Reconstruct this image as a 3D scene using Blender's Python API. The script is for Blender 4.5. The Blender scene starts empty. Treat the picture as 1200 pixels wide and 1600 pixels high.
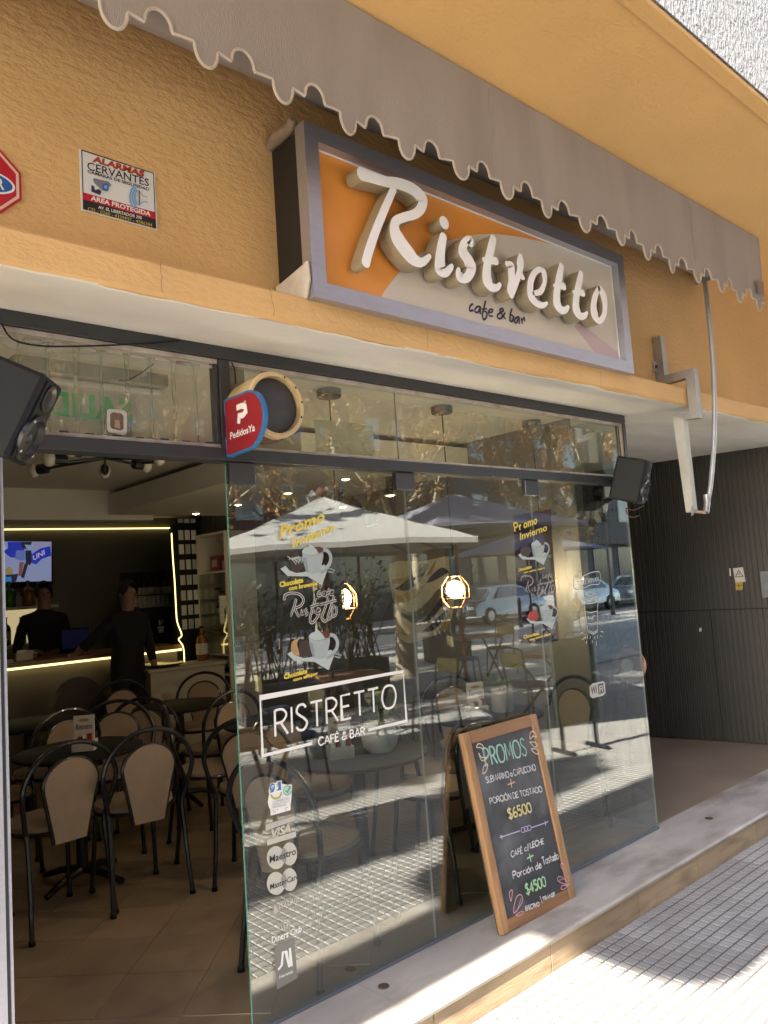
import bpy, bmesh, math, random
from mathutils import Vector, Matrix
import numpy as np
random.seed(7)
S = bpy.context.scene
COL = S.collection
rad = math.radians

# ------------------------------------------------------------------ camera
CAM = np.array([0.0, -2.5, 1.68])
ROT = np.array([[0.7478788, -0.66045055, -0.06695053],
                [0.01030706, 0.11239473, -0.99361018],
                [0.66375528, 0.74240992, 0.09086494]])
FPX = 1207.88
cd = bpy.data.cameras.new('camera')
cd.sensor_fit = 'HORIZONTAL'; cd.sensor_width = 36.0
cd.lens = 36.0 * FPX / 1200.0
cd.clip_start = 0.05; cd.clip_end = 1500
cam = bpy.data.objects.new('camera', cd); COL.objects.link(cam)
r_, u_, b_ = ROT[0], -ROT[1], -ROT[2]
cam.matrix_world = Matrix(((r_[0], u_[0], b_[0], CAM[0]), (r_[1], u_[1], b_[1], CAM[1]),
                           (r_[2], u_[2], b_[2], CAM[2]), (0, 0, 0, 1)))
S.camera = cam

# ------------------------------------------------------------------ light
SUN_EL, SUN_OFF = 30.0, 9.6            # elevation; angle of the sun off the line of the facade, street side
to_sun = Vector((-math.cos(rad(SUN_OFF)) * math.cos(rad(SUN_EL)), -math.sin(rad(SUN_OFF)) * math.cos(rad(SUN_EL)), math.sin(rad(SUN_EL))))
w = bpy.data.worlds.new('World'); S.world = w; w.use_nodes = True
nt = w.node_tree; nt.nodes.clear()
sky = nt.nodes.new('ShaderNodeTexSky'); sky.sky_type = 'NISHITA'; sky.sun_disc = False
sky.sun_elevation = rad(SUN_EL)
sky.sun_rotation = math.atan2(to_sun.x, to_sun.y)
sky.air_density = 1.0; sky.dust_density = 1.0
bg = nt.nodes.new('ShaderNodeBackground'); bg.inputs[1].default_value = 0.15
wo = nt.nodes.new('ShaderNodeOutputWorld')
nt.links.new(sky.outputs[0], bg.inputs[0]); nt.links.new(bg.outputs[0], wo.inputs[0])
sl = bpy.data.lights.new('sun', 'SUN'); sl.energy = 5.0; sl.angle = rad(0.5); sl.color = (1.0, 0.93, 0.82)
so = bpy.data.objects.new('sun', sl); COL.objects.link(so)
so.rotation_euler = to_sun.to_track_quat('Z', 'Y').to_euler()
S.view_settings.view_transform = 'Standard'; S.view_settings.look = 'None'
S.view_settings.gamma = 1.0; S.view_settings.use_curve_mapping = False
S.view_settings.exposure = 2.85
S.render.engine = 'CYCLES'
try:
    S.cycles.use_denoising = True
    S.cycles.max_bounces = 10; S.cycles.diffuse_bounces = 5; S.cycles.glossy_bounces = 5
    S.cycles.transparent_max_bounces = 24; S.cycles.transmission_bounces = 6
    S.cycles.caustics_reflective = False; S.cycles.caustics_refractive = False
    S.cycles.sample_clamp_indirect = 6.0
except Exception:
    pass

# ------------------------------------------------------------------ measuring: where a sight line meets a real plane
def ray(x, y):
    return ROT.T @ np.array([(x - 600) / FPX, (y - 800) / FPX, 1.0])
def onY(x, y, Y):
    v = ray(x, y); return Vector(CAM + v * (Y - CAM[1]) / v[1])
def onX(x, y, X):
    v = ray(x, y); return Vector(CAM + v * (X - CAM[0]) / v[0])
def onZ(x, y, Z):
    v = ray(x, y); return Vector(CAM + v * (Z - CAM[2]) / v[2])

# ------------------------------------------------------------------ materials
MAT = {}
def mat(name, col, rough=0.6, metal=0.0, var=0.0, vscale=6.0, bump=0.0, bscale=60.0, stretch=(1, 1, 1), emit=None, estr=1.0,
        coat=0.0, spec=0.5, dirt=None, dscale=3.0, damt=0.5, rand=0.0, detail=4.0, cst=None):
    if name in MAT: return MAT[name]
    m = bpy.data.materials.new(name); m.use_nodes = True; MAT[name] = m
    n, l = m.node_tree.nodes, m.node_tree.links
    p = n['Principled BSDF']
    p.inputs['Base Color'].default_value = (*col, 1); p.inputs['Roughness'].default_value = rough
    p.inputs['Metallic'].default_value = metal
    p.inputs['Specular IOR Level'].default_value = spec
    if coat: p.inputs['Coat Weight'].default_value = coat
    if emit:
        p.inputs['Emission Color'].default_value = (*emit, 1); p.inputs['Emission Strength'].default_value = estr
    cst = cst or stretch
    tc = n.new('ShaderNodeTexCoord'); geo = n.new('ShaderNodeNewGeometry')
    cur = None
    def noise(scale, st=(1, 1, 1), det=4.0, src=geo.outputs['Position']):
        mp = n.new('ShaderNodeMapping'); mp.inputs['Scale'].default_value = st; l.new(src, mp.inputs[0])
        t = n.new('ShaderNodeTexNoise'); t.inputs['Scale'].default_value = scale; t.inputs['Detail'].default_value = det
        l.new(mp.outputs[0], t.inputs['Vector']); return t.outputs['Fac']
    if var > 0 or rand > 0:
        hs = n.new('ShaderNodeHueSaturation'); hs.inputs['Color'].default_value = (*col, 1)
        mr = n.new('ShaderNodeMapRange'); mr.inputs[1].default_value = 0.25; mr.inputs[2].default_value = 0.75
        mr.inputs[3].default_value = 1 - var; mr.inputs[4].default_value = 1 + var
        l.new(noise(vscale, cst), mr.inputs[0])
        val = mr.outputs[0]
        if rand > 0:
            oi = n.new('ShaderNodeObjectInfo'); m2 = n.new('ShaderNodeMapRange')
            m2.inputs[3].default_value = 1 - rand; m2.inputs[4].default_value = 1 + rand; l.new(oi.outputs['Random'], m2.inputs[0])
            mu = n.new('ShaderNodeMath'); mu.operation = 'MULTIPLY'; l.new(val, mu.inputs[0]); l.new(m2.outputs[0], mu.inputs[1]); val = mu.outputs[0]
        l.new(val, hs.inputs['Value']); cur = hs.outputs[0]
    if dirt:
        mx = n.new('ShaderNodeMix'); mx.data_type = 'RGBA'
        if cur: l.new(cur, mx.inputs[6])
        else: mx.inputs[6].default_value = (*col, 1)
        mx.inputs[7].default_value = (*dirt, 1)
        mr = n.new('ShaderNodeMapRange'); mr.inputs[1].default_value = 0.5; mr.inputs[2].default_value = 0.75; mr.inputs[4].default_value = damt
        l.new(noise(dscale, cst, 8.0), mr.inputs[0]); l.new(mr.outputs[0], mx.inputs[0]); cur = mx.outputs[2]
    if cur: l.new(cur, p.inputs['Base Color'])
    if bump > 0:
        b = n.new('ShaderNodeBump'); b.inputs['Strength'].default_value = 1.0; b.inputs['Distance'].default_value = bump
        l.new(noise(bscale, stretch, detail), b.inputs['Height']); l.new(b.outputs[0], p.inputs['Normal'])
    return m

def glass_mat(name, tint, r0, rough=0.0, dust=0.0, dcol=(.6, .6, .52)):
    """Thin window glass: mirror part from the viewing angle (Schlick), the rest passes through tinted."""
    m = bpy.data.materials.new(name); m.use_nodes = True; MAT[name] = m
    n, l = m.node_tree.nodes, m.node_tree.links
    n.remove(n['Principled BSDF']); out = n['Material Output']
    tr = n.new('ShaderNodeBsdfTransparent'); tr.inputs[0].default_value = (*tint, 1)
    gl = n.new('ShaderNodeBsdfGlossy'); gl.inputs['Roughness'].default_value = rough; gl.inputs[0].default_value = (0.97, 0.98, 0.97, 1)
    ge = n.new('ShaderNodeNewGeometry'); d = n.new('ShaderNodeVectorMath'); d.operation = 'DOT_PRODUCT'
    l.new(ge.outputs['Incoming'], d.inputs[0]); l.new(ge.outputs['Normal'], d.inputs[1])
    def mt(op, a, b=None):
        q = n.new('ShaderNodeMath'); q.operation = op
        for i, v in enumerate((a, b)):
            if v is None: continue
            if isinstance(v, (int, float)): q.inputs[i].default_value = v
            else: l.new(v, q.inputs[i])
        return q.outputs[0]
    c = mt('ABSOLUTE', d.outputs['Value']); k = mt('POWER', mt('SUBTRACT', 1.0, c), 4.0)
    f = mt('MINIMUM', mt('ADD', mt('MULTIPLY', k, 1 - r0), r0), 1.0)
    mx = n.new('ShaderNodeMixShader'); l.new(f, mx.inputs[0]); l.new(tr.outputs[0], mx.inputs[1]); l.new(gl.outputs[0], mx.inputs[2])
    if dust:
        df = n.new('ShaderNodeBsdfDiffuse'); df.inputs[0].default_value = (*dcol, 1); tx = n.new('ShaderNodeTexNoise'); tx.inputs['Scale'].default_value = 7; tx.inputs['Detail'].default_value = 6
        l.new(ge.outputs['Position'], tx.inputs['Vector']); m2 = n.new('ShaderNodeMixShader'); l.new(mt('MULTIPLY', tx.outputs['Fac'], dust * 2), m2.inputs[0]); l.new(mx.outputs[0], m2.inputs[1]); l.new(df.outputs[0], m2.inputs[2]); l.new(m2.outputs[0], out.inputs[0])
    else: l.new(mx.outputs[0], out.inputs[0])
    return m

# ------------------------------------------------------------------ mesh builder
class MB:
    def __init__(s): s.v = []; s.f = []; s.m = []
    def add(s, vs, fs, mi=0, M=None):
        o = len(s.v)
        s.v += [tuple(M @ Vector(p)) if M else tuple(p) for p in vs]
        s.f += [tuple(i + o for i in f) for f in fs]; s.m += [mi] * len(fs)
        return s
    def box(s, a, b, mi=0, M=None, bev=0.0):
        x0, y0, z0 = [min(i, j) for i, j in zip(a, b)]; x1, y1, z1 = [max(i, j) for i, j in zip(a, b)]
        if bev <= 0:
            return s.add([(x0, y0, z0), (x1, y0, z0), (x1, y1, z0), (x0, y1, z0), (x0, y0, z1), (x1, y0, z1), (x1, y1, z1), (x0, y1, z1)],
                         [(0, 3, 2, 1), (4, 5, 6, 7), (0, 1, 5, 4), (1, 2, 6, 5), (2, 3, 7, 6), (3, 0, 4, 7)], mi, M)
        bm = bmesh.new(); bmesh.ops.create_cube(bm, size=1)
        for v in bm.verts: v.co = Vector(((x0 + x1) / 2 + v.co.x * (x1 - x0), (y0 + y1) / 2 + v.co.y * (y1 - y0), (z0 + z1) / 2 + v.co.z * (z1 - z0)))
        bmesh.ops.bevel(bm, geom=list(bm.edges), offset=bev, segments=2, affect='EDGES', profile=0.5)
        bm.verts.index_update()
        s.add([v.co[:] for v in bm.verts], [tuple(v.index for v in f.verts) for f in bm.faces], mi, M); bm.free(); return s
    def tube(s, path, r, n=10, mi=0, closed=False, caps=True, M=None):
        P = [Vector(p) for p in path]; k = len(P); R = r if isinstance(r, (list, tuple)) else [r] * k
        vs, fs = [], []; up = None
        for i in range(k):
            a = P[(i - 1) % k] if (closed or i > 0) else P[i]; b = P[(i + 1) % k] if (closed or i < k - 1) else P[i]
            t = (b - a).normalized()
            if up is None:
                up = t.orthogonal().normalized()
            else:
                up = (up - t * up.dot(t))
                up = up.normalized() if up.length > 1e-6 else t.orthogonal().normalized()
            q = t.cross(up)
            for j in range(n):
                an = 2 * math.pi * j / n
                vs.append(P[i] + (up * math.cos(an) + q * math.sin(an)) * R[i])
        kk = k if closed else k - 1
        for i in range(kk):
            for j in range(n):
                a = i * n + j; b = i * n + (j + 1) % n; c = ((i + 1) % k) * n + (j + 1) % n; d = ((i + 1) % k) * n + j
                fs.append((a, b, c, d))
        if caps and not closed:
            fs.append(tuple(range(n - 1, -1, -1))); fs.append(tuple((k - 1) * n + j for j in range(n)))
        return s.add(vs, fs, mi, M)
    def lathe(s, prof, n=20, mi=0, c=(0, 0, 0), M=None):
        vs = [(c[0] + r * math.cos(2 * math.pi * j / n), c[1] + r * math.sin(2 * math.pi * j / n), c[2] + z) for r, z in prof for j in range(n)]
        fs = [(i * n + j, i * n + (j + 1) % n, (i + 1) * n + (j + 1) % n, (i + 1) * n + j) for i in range(len(prof) - 1) for j in range(n)]
        fs.append(tuple(range(n - 1, -1, -1))); fs.append(tuple((len(prof) - 1) * n + j for j in range(n)))
        return s.add(vs, fs, mi, M)
    def sphere(s, c, r, n=12, mi=0, sc=(1, 1, 1), M=None):
        k = n // 2
        vs = [(c[0] + r * sc[0] * math.sin(math.pi * i / k) * math.cos(2 * math.pi * j / n), c[1] + r * sc[1] * math.sin(math.pi * i / k) * math.sin(2 * math.pi * j / n), c[2] + r * sc[2] * math.cos(math.pi * i / k)) for i in range(k + 1) for j in range(n)]
        fs = [(i * n + j, (i + 1) * n + j, (i + 1) * n + (j + 1) % n, i * n + (j + 1) % n) for i in range(k) for j in range(n)]
        return s.add(vs, fs, mi, M)
    def prism(s, pts, fr, d0, d1, mi=0):
        """2D outline pts in frame fr, between depths d0 and d1 along its normal."""
        n = len(pts); vs = [fr(u, v, d0) for u, v in pts] + [fr(u, v, d1) for u, v in pts]
        fs = [tuple(range(n)), tuple(range(2 * n - 1, n - 1, -1))] + [(i, n + i, n + (i + 1) % n, (i + 1) % n) for i in range(n)]
        return s.add(vs, fs, mi)
    def build(s, name, m, parent=None, smooth=False, loc=None, kind=None, autos=None):
        me = bpy.data.meshes.new(name); me.from_pydata([tuple(p) for p in s.v], [], s.f)
        ms = m if isinstance(m, (list, tuple)) else [m]
        for q in ms: me.materials.append(q)
        if len(ms) > 1: me.polygons.foreach_set('material_index', s.m)
        me.validate()
        bm = bmesh.new(); bm.from_mesh(me); bmesh.ops.recalc_face_normals(bm, faces=bm.faces[:]); bm.to_mesh(me); bm.free()
        if smooth:
            me.polygons.foreach_set('use_smooth', [True] * len(me.polygons))
            try: me.set_sharp_from_angle(angle=rad(autos or 40))
            except Exception: pass
        o = bpy.data.objects.new(name, me); COL.objects.link(o)
        if parent: o.parent = parent
        if loc: o.location = loc
        if kind: o['kind'] = kind
        return o

def tag(o, label, cat, group=None):
    o['label'] = label; o['category'] = cat
    if group: o['group'] = group
    return o
def thing(name, label, cat, loc=(0, 0, 0), rz=0.0, group=None):
    o = bpy.data.objects.new(name, None); o.empty_display_size = 0.1; COL.objects.link(o)
    o.location = loc; o.rotation_euler = (0, 0, rz)
    return tag(o, label, cat, group)
def struct(o): o['kind'] = 'structure'; return o
KIDS = {}
def kids(o):
    return [c for c in bpy.data.objects if c.parent is o]
def dup(o, loc=None, rz=None, label=None, parent=None, tree=None):
    """Copy a thing with its parts and their sub-parts (mesh data shared)."""
    if tree is None: tree = {}; [tree.setdefault(c.parent, []).append(c) for c in bpy.data.objects if c.parent]
    c = o.copy(); COL.objects.link(c)
    if parent is not None: c.parent = parent
    if loc is not None: c.location = loc
    if rz is not None: c.rotation_euler = (0, 0, rz)
    if label: c['label'] = label
    for k in tree.get(o, []): dup(k, parent=c, tree=tree)
    return c

# ------------------------------------------------------------------ flat print on a plane
class Plane:
    def __init__(s, o, ex, ey, n):
        s.o, s.ex, s.ey, s.n = Vector(o), Vector(ex).normalized(), Vector(ey).normalized(), Vector(n).normalized()
    def __call__(s, u, v, d=0.0): return s.o + s.ex * u + s.ey * v + s.n * d
    def px(s, x, y, d=0.0):
        r = Vector(ray(x, y)); c = Vector(CAM); t = (s.o + s.n * d - c).dot(s.n) / r.dot(s.n)
        q = c + r * t - s.o; return (q.dot(s.ex), q.dot(s.ey))
def facade(Y): return Plane((0, Y, 0), (1, 0, 0), (0, 0, 1), (0, -1, 0))
def cr(pts, n=6, closed=False):
    """Smooth curve through points (tuples of any length)."""
    if len(pts) < 3: return list(pts)
    out = []; k = len(pts)
    for i in range(k if closed else k - 1):
        g = lambda j: pts[j % k] if closed else pts[max(0, min(k - 1, j))]
        p0, p1, p2, p3 = g(i - 1), g(i), g(i + 1), g(i + 2)
        for j in range(n):
            t = j / n
            out.append(tuple(0.5 * (2 * b + (c - a) * t + (2 * a - 5 * b + 4 * c - d) * t * t + (3 * b - a - 3 * c + d) * t ** 3) for a, b, c, d in zip(p0, p1, p2, p3)))
    if not closed: out.append(tuple(pts[-1]))
    return out
class Print:
    """Flat shapes on a plane, each a hair above the one before."""
    def __init__(s, pl, base=0.0004, step=0.00006): s.pl, s.mb, s.d, s.step, s.mats = pl, MB(), base, step, []
    def mi(s, m):
        if m not in s.mats: s.mats.append(m)
        return s.mats.index(m)
    def up(s): s.d += s.step
    def poly(s, pts, m, px=True):
        q = [s.pl.px(*p) for p in pts] if px else pts
        s.mb.add([s.pl(u, v, s.d) for u, v in q], [tuple(range(len(q)))], s.mi(m)); s.up()
    def ribbon(s, pts, wd, m, px=True, closed=False, smooth=False, wpx=None):
        q = [s.pl.px(*p[:2]) for p in pts] if px else [tuple(p[:2]) for p in pts]
        if smooth: q = cr(q, 5, closed)
        k = len(q); W = [wd] * k
        L, Rr = [], []
        for i in range(k):
            a = Vector(q[(i - 1) % k] if closed or i else q[i]); b = Vector(q[(i + 1) % k] if closed or i < k - 1 else q[i]); c = Vector(q[i])
            t = b - a; t = t.normalized() if t.length > 1e-9 else Vector((1, 0)); nn = Vector((-t.y, t.x)); sc = 1.0
            if (closed or 0 < i < k - 1):
                d1 = (c - a); d1 = d1.normalized() if d1.length > 1e-9 else t
                sc = min(1.8, 1 / max(0.3, abs(Vector((-d1.y, d1.x)).dot(nn))))
            L.append(c + nn * W[i] / 2 * sc); Rr.append(c - nn * W[i] / 2 * sc)
        vs = [s.pl(p.x, p.y, s.d) for p in L] + [s.pl(p.x, p.y, s.d) for p in Rr]
        fs = [(i, (i + 1) % k, k + (i + 1) % k, k + i) for i in range(k if closed else k - 1)]
        s.mb.add(vs, fs, s.mi(m)); s.up()
    def ell(s, c, rx, ry, m, px=True, n=24, ring=None):
        pts = [(c[0] + rx * math.cos(2 * math.pi * i / n), c[1] + ry * math.sin(2 * math.pi * i / n)) for i in range(n)]
        if ring: s.ribbon(pts, ring, m, px, True)
        else: s.poly(pts, m, px)
    def text(s, body, bl, br, tl, m, px=True, shear=0.0, bold=0.0, mirror=False, cap=None):
        v, f = text_mesh(body, shear, bold)
        if not v: return
        xs = [p[0] for p in v]; ys = [p[1] for p in v]; x0, x1 = min(xs), max(xs)
        y0, y1 = (0.0, cap) if cap else (min(ys), max(ys))
        B, Rt, T = [Vector(s.pl.px(*p)) if px else Vector(p) for p in (bl, br, tl)]
        pts = []
        for p in v:
            a = (p[0] - x0) / (x1 - x0); b = (p[1] - y0) / (y1 - y0)
            if mirror: a = 1 - a
            q = B + (Rt - B) * a + (T - B) * b; pts.append(s.pl(q.x, q.y, s.d))
        s.mb.add(pts, f, s.mi(m)); s.up()
    def strokes(s, body, bl, br, tl, wd, m, px=True, jit=0.0, gap=0.18):
        lines = stroke_text(body, gap)
        xs = [p[0] for l in lines for p in l]; x0, x1 = min(xs), max(xs)
        B, Rt, T = [Vector(s.pl.px(*p)) if px else Vector(p) for p in (bl, br, tl)]
        for l in lines:
            q = []
            for p in l:
                a = (p[0] - x0) / (x1 - x0); b = p[1]; z = B + (Rt - B) * a + (T - B) * b
                q.append((z.x + random.uniform(-jit, jit), z.y + random.uniform(-jit, jit)))
            s.ribbon(q, wd * (random.uniform(0.75, 1.2) if jit else 1), m, px=False)
    def build(s, name, parent=None): return s.mb.build(name, s.mats, parent)
_TM = {}
def text_mesh(body, shear, bold):
    key = (body, shear, bold)
    if key in _TM: return _TM[key]
    c = bpy.data.curves.new('print', 'FONT'); c.body = body; c.shear = shear; c.offset = bold; c.resolution_u = 2; c.fill_mode = 'BOTH'
    o = bpy.data.objects.new('print', c); COL.objects.link(o)
    dg = bpy.context.evaluated_depsgraph_get(); me = bpy.data.meshes.new_from_object(o.evaluated_get(dg))
    v = [tuple(p.co[:2]) for p in me.vertices]; f = [tuple(p.vertices) for p in me.polygons]
    bpy.data.objects.remove(o); bpy.data.curves.remove(c); bpy.data.meshes.remove(me)
    _TM[key] = (v, f); return v, f
# single-stroke alphabet; "~" makes a smooth stroke
G = {
 'A': (.74, '0,0 .37,1 .74,0|.14,.34 .6,.34'), 'B': (.58, '0,0 0,1|~0,1 .34,.99 .5,.8 .34,.55 0,.53|~0,.53 .4,.5 .57,.28 .4,.02 0,0'),
 'C': (.72, '~.72,.84 .5,1 .2,.95 0,.6 .03,.3 .25,.01 .5,0 .72,.17'), 'D': (.66, '0,0 0,1|~0,1 .35,.98 .62,.75 .66,.5 .6,.22 .35,.02 0,0'),
 'E': (.5, '.5,0 0,0 0,1 .5,1|0,.53 .42,.53'), 'F': (.5, '0,0 0,1 .5,1|0,.53 .42,.53'), 'H': (.64, '0,0 0,1|.64,0 .64,1|0,.52 .64,.52'),
 'I': (.02, '0,0 0,1'), 'L': (.46, '0,1 0,0 .46,0'), 'M': (.8, '0,0 .06,1 .4,.25 .74,1 .8,0'), 'N': (.66, '0,0 0,1 .66,0 .66,1'),
 'O': (.84, '~.42,1 .14,.9 0,.5 .14,.1 .42,0 .7,.1 .84,.5 .7,.9 .42,1'), 'P': (.56, '0,0 0,1|~0,1 .36,.99 .55,.75 .36,.5 0,.47'),
 'R': (.6, '0,0 0,1|~0,1 .36,.99 .55,.76 .36,.52 0,.5|.26,.5 .6,0'), 'S': (.54, '~.5,.86 .36,1 .12,.97 .03,.75 .2,.58 .42,.42 .53,.22 .36,.01 .12,.03 0,.17'),
 'T': (.6, '0,1 .6,1|.3,1 .3,0'), 'U': (.62, '~0,1 0,.3 .12,.04 .31,0 .5,.04 .62,.3 .62,1'), 'V': (.66, '0,1 .33,0 .66,1'), '/': (.2, '0,-.15 .2,1.15'),
 'Ó': (.84, '~.42,1 .14,.9 0,.5 .14,.1 .42,0 .7,.1 .84,.5 .7,.9 .42,1|.42,1.12 .6,1.32'), 'É': (.5, '.5,0 0,0 0,1 .5,1|0,.53 .42,.53|.2,1.12 .36,1.32'),
 '&': (.74, '~.74,0 .3,.6 .2,.85 .34,1 .48,.84 .3,.55 .04,.3 .1,.04 .35,0 .58,.2 .7,.45'), '+': (.5, '0,.5 .5,.5|.25,.2 .25,.8'),
 '$': (.5, '~.48,.84 .34,.97 .1,.93 .03,.72 .2,.56 .4,.42 .48,.2 .34,.03 .1,.05 0,.18|.25,1.14 .25,-.14'),
 '6': (.5, '~.42,.98 .16,.8 .02,.4 .08,.08 .28,0 .47,.12 .47,.38 .28,.48 .06,.3'), '5': (.5, '.46,1 .08,1 .05,.56|~.05,.56 .3,.6 .48,.34 .34,.04 .02,.05'),
 '0': (.52, '~.26,1 .06,.85 0,.5 .06,.15 .26,0 .46,.15 .52,.5 .46,.85 .26,1'), '4': (.54, '.36,0 .36,1 0,.32 .54,.32'),
 'a': (.46, '~.44,.5 .2,.58 .02,.36 .06,.06 .26,.02 .43,.3|.44,.6 .46,0'), 'c': (.42, '~.42,.5 .22,.6 .02,.36 .08,.06 .24,0 .42,.1'),
 'd': (.46, '~.44,.5 .2,.58 .02,.36 .06,.06 .26,.02 .43,.3|.44,1 .46,0'), 'e': (.44, '~.04,.32 .42,.36 .34,.56 .18,.58 .02,.34 .1,.04 .26,0 .43,.12'),
 'i': (.06, '.03,.6 .03,0|.02,.8 .05,.84'), 'n': (.42, '0,.6 0,0|~0,.36 .14,.56 .34,.54 .4,.3 .42,0'), 'o': (.46, '~.23,.6 .04,.5 0,.3 .05,.08 .23,0 .4,.08 .46,.3 .42,.5 .23,.6'),
 'ó': (.46, '~.23,.6 .04,.5 0,.3 .05,.08 .23,0 .4,.08 .46,.3 .42,.5 .23,.6|.24,.72 .38,.9'), 'r': (.3, '0,.6 .02,0|~.02,.34 .12,.54 .3,.58'),
 's': (.36, '~.34,.5 .18,.6 .04,.48 .16,.33 .32,.2 .24,.02 .02,.06'), 't': (.36, '.18,.9 .18,0|0,.62 .36,.62'), 'p': (.46, '0,.6 0,-.4|~0,.5 .22,.6 .44,.4 .42,.1 .2,0 0,.12'),
 'b': (.44, '0,1 0,0|~0,.4 .2,.58 .42,.44 .42,.12 .22,0 0,.1'), 'f': (.36, '~.36,.95 .2,1 .14,.8 .14,0|0,.58 .32,.58'), 'v': (.42, '0,.6 .2,0 .42,.6'),
}
def stroke_text(body, gap):
    x = 0.0; out = []
    for ch in body:
        if ch == ' ': x += .34; continue
        wd, sp = G[ch]
        for st in sp.split('|'):
            sm = st[0] == '~'; pts = [tuple(float(k) for k in p.split(',')) for p in st.lstrip('~').split(' ')]
            if sm: pts = cr(pts, 5)
            out.append([(x + p[0], p[1]) for p in pts])
        x += wd + gap
    return out
# ================================================================== materials used all over
ORANGE = mat('orange_stucco', (0.69, 0.435, 0.19), 0.85, var=0.10, vscale=1.3, bump=0.0072, bscale=42, stretch=(0.75, 1, 1.3), cst=(1, 1, .6), dirt=(0.50, 0.29, 0.12), dscale=1.1, damt=0.5, detail=3)
ORANGE_S = mat('orange_soffit_stucco', (0.70, 0.43, 0.165), 0.85, var=0.06, vscale=2.0, bump=0.005, bscale=60, detail=4)
WHITEW = mat('whitewash', (0.78, 0.755, 0.69), 0.8, var=0.10, vscale=4, bump=0.004, bscale=14, stretch=(0.5, 1, 1), dirt=(0.58, 0.54, 0.46), dscale=2.2, damt=0.5)
CONC = mat('rough_grey_plaster', (0.27, 0.275, 0.285), 0.9, var=0.2, vscale=40, bump=0.05, bscale=70, stretch=(1.0, 1, 0.5), detail=6)
DGREY = mat('charcoal_painted_metal', (0.030, 0.032, 0.036), 0.42, var=0.15, vscale=9, dirt=(0.06, 0.055, 0.05), damt=0.4)
RUSTW = mat('stained_white_bead', (0.40, 0.36, 0.32), 0.7, var=0.2, vscale=14, dirt=(0.13, 0.08, 0.06), dscale=9, damt=0.8)
ALU = mat('aluminium', (0.50, 0.52, 0.61), 0.38, 0.85, var=0.10, vscale=5, stretch=(1, 1, 6), dirt=(0.30, 0.29, 0.28), damt=0.4, dscale=5)
ZINC = mat('zinc_tube', (0.42, 0.42, 0.42), 0.42, 0.7, var=0.14, vscale=8, dirt=(0.22, 0.20, 0.18), damt=0.5, dscale=6)
BLACKM = mat('black_metal', (0.012, 0.013, 0.016), 0.32)
BLACKP = mat('black_plastic', (0.007, 0.008, 0.010), 0.55, spec=.25)
MARBLE = mat('grey_marble', (0.49, 0.45, 0.40), 0.42, var=0.18, vscale=4.5, stretch=(0.7, 1.6, 1), dirt=(0.24, 0.19, 0.15), dscale=3.4, damt=1.0, bump=0.001, bscale=40, rand=0.06)
TRAV = mat('tan_marble', (0.38, 0.275, 0.165), 0.55, var=0.16, vscale=5, stretch=(0.5, 1, 3), dirt=(0.15, 0.10, 0.06), dscale=6, damt=0.8, rand=0.10, bump=0.002, bscale=50)
TILE = mat('cream_paving', (0.36, 0.347, 0.33), 0.75, var=0.10, vscale=7, dirt=(0.27, 0.25, 0.235), dscale=3.5, damt=0.7, rand=0.12, bump=0.0012, bscale=150)
GROUT = mat('dirty_grout', (0.14, 0.125, 0.11), 0.9, var=0.2, vscale=9)
ROOM = mat('room_wall_paint', (0.32, 0.30, 0.25), 0.8, var=0.04, vscale=2)
CEIL = mat('ceiling_paint', (0.68, 0.66, 0.58), 0.8, var=0.04, vscale=2)
BARW = mat('bar_wall_paint', (0.13, 0.115, 0.098), 0.8, var=0.05, vscale=2)
FTILE = mat('brown_floor_tile', (0.32, 0.23, 0.135), 0.36, var=0.18, vscale=4, dirt=(0.18, 0.125, 0.075), dscale=5, damt=0.6, rand=0.12)
RTILE = mat('tan_entry_floor', (0.31, 0.235, 0.165), 0.4, var=0.16, vscale=2.2, dirt=(0.20, 0.15, 0.11), dscale=1.5, damt=0.6)
RIB = mat('dark_ribbed_cladding', (0.046, 0.043, 0.037), 0.5, var=0.12, vscale=4)
WHITE = mat('white_print', (0.82, 0.82, 0.80), 0.55)
GLASS = glass_mat('shop_glass', (0.76, 0.80, 0.78), 0.135)
GLASS2 = glass_mat('transom_glass', (0.90, 0.92, 0.88), 0.085, dust=.010)
GLASSB = glass_mat('dusty_blade_glass', (0.90, 0.92, 0.88), 0.07, dust=.08)
GLASSE = mat('green_glass_edge', (0.10, 0.28, 0.22), 0.15, spec=0.8)

FZ = 0.145                # shop floor and step level above the pavement
SOFZ, OVZ = 2.60, 3.70    # white soffit over the shop front, orange overhang
BANDY, WALLY = -0.36, -0.18

# ================================================================== ground
b = MB().box((-40, -13.5, -0.30), (70, -0.30, -0.011)); side = struct(b.build('sidewalk', mat('paving_far', (0.36, 0.335, 0.29), 0.8, var=0.12, vscale=5, dirt=(0.25, 0.22, 0.19), dscale=1.2, damt=0.6)))
TS = 0.17
struct(MB().box((-0.2, -5.6, -0.0108), (13.5, -0.306, -0.0056)).build('pavement_joints', GROUT))
def tile_cells(mb, x, y, z, s=TS, n=3, g=0.0095, h=0.0055):
    c = s / n
    for i in range(n):
        for j in range(n):
            a, b_, a1, b1 = x + i * c + g / 2, y + j * c + g / 2, x + (i + 1) * c - g / 2, y + (j + 1) * c - g / 2
            k = 0.003
            mb.add([(a, b_, z - h), (a1, b_, z - h), (a1, b1, z - h), (a, b1, z - h), (a + k, b_ + k, z), (a1 - k, b_ + k, z), (a1 - k, b1 - k, z), (a + k, b1 - k, z)],
                   [(4, 5, 6, 7), (0, 1, 5, 4), (1, 2, 6, 5), (2, 3, 7, 6), (3, 0, 4, 7)])
tm = MB(); tile_cells(tm, -TS / 2, -TS / 2, 0); t0 = tm.build('paving_tile', TILE)
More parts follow.
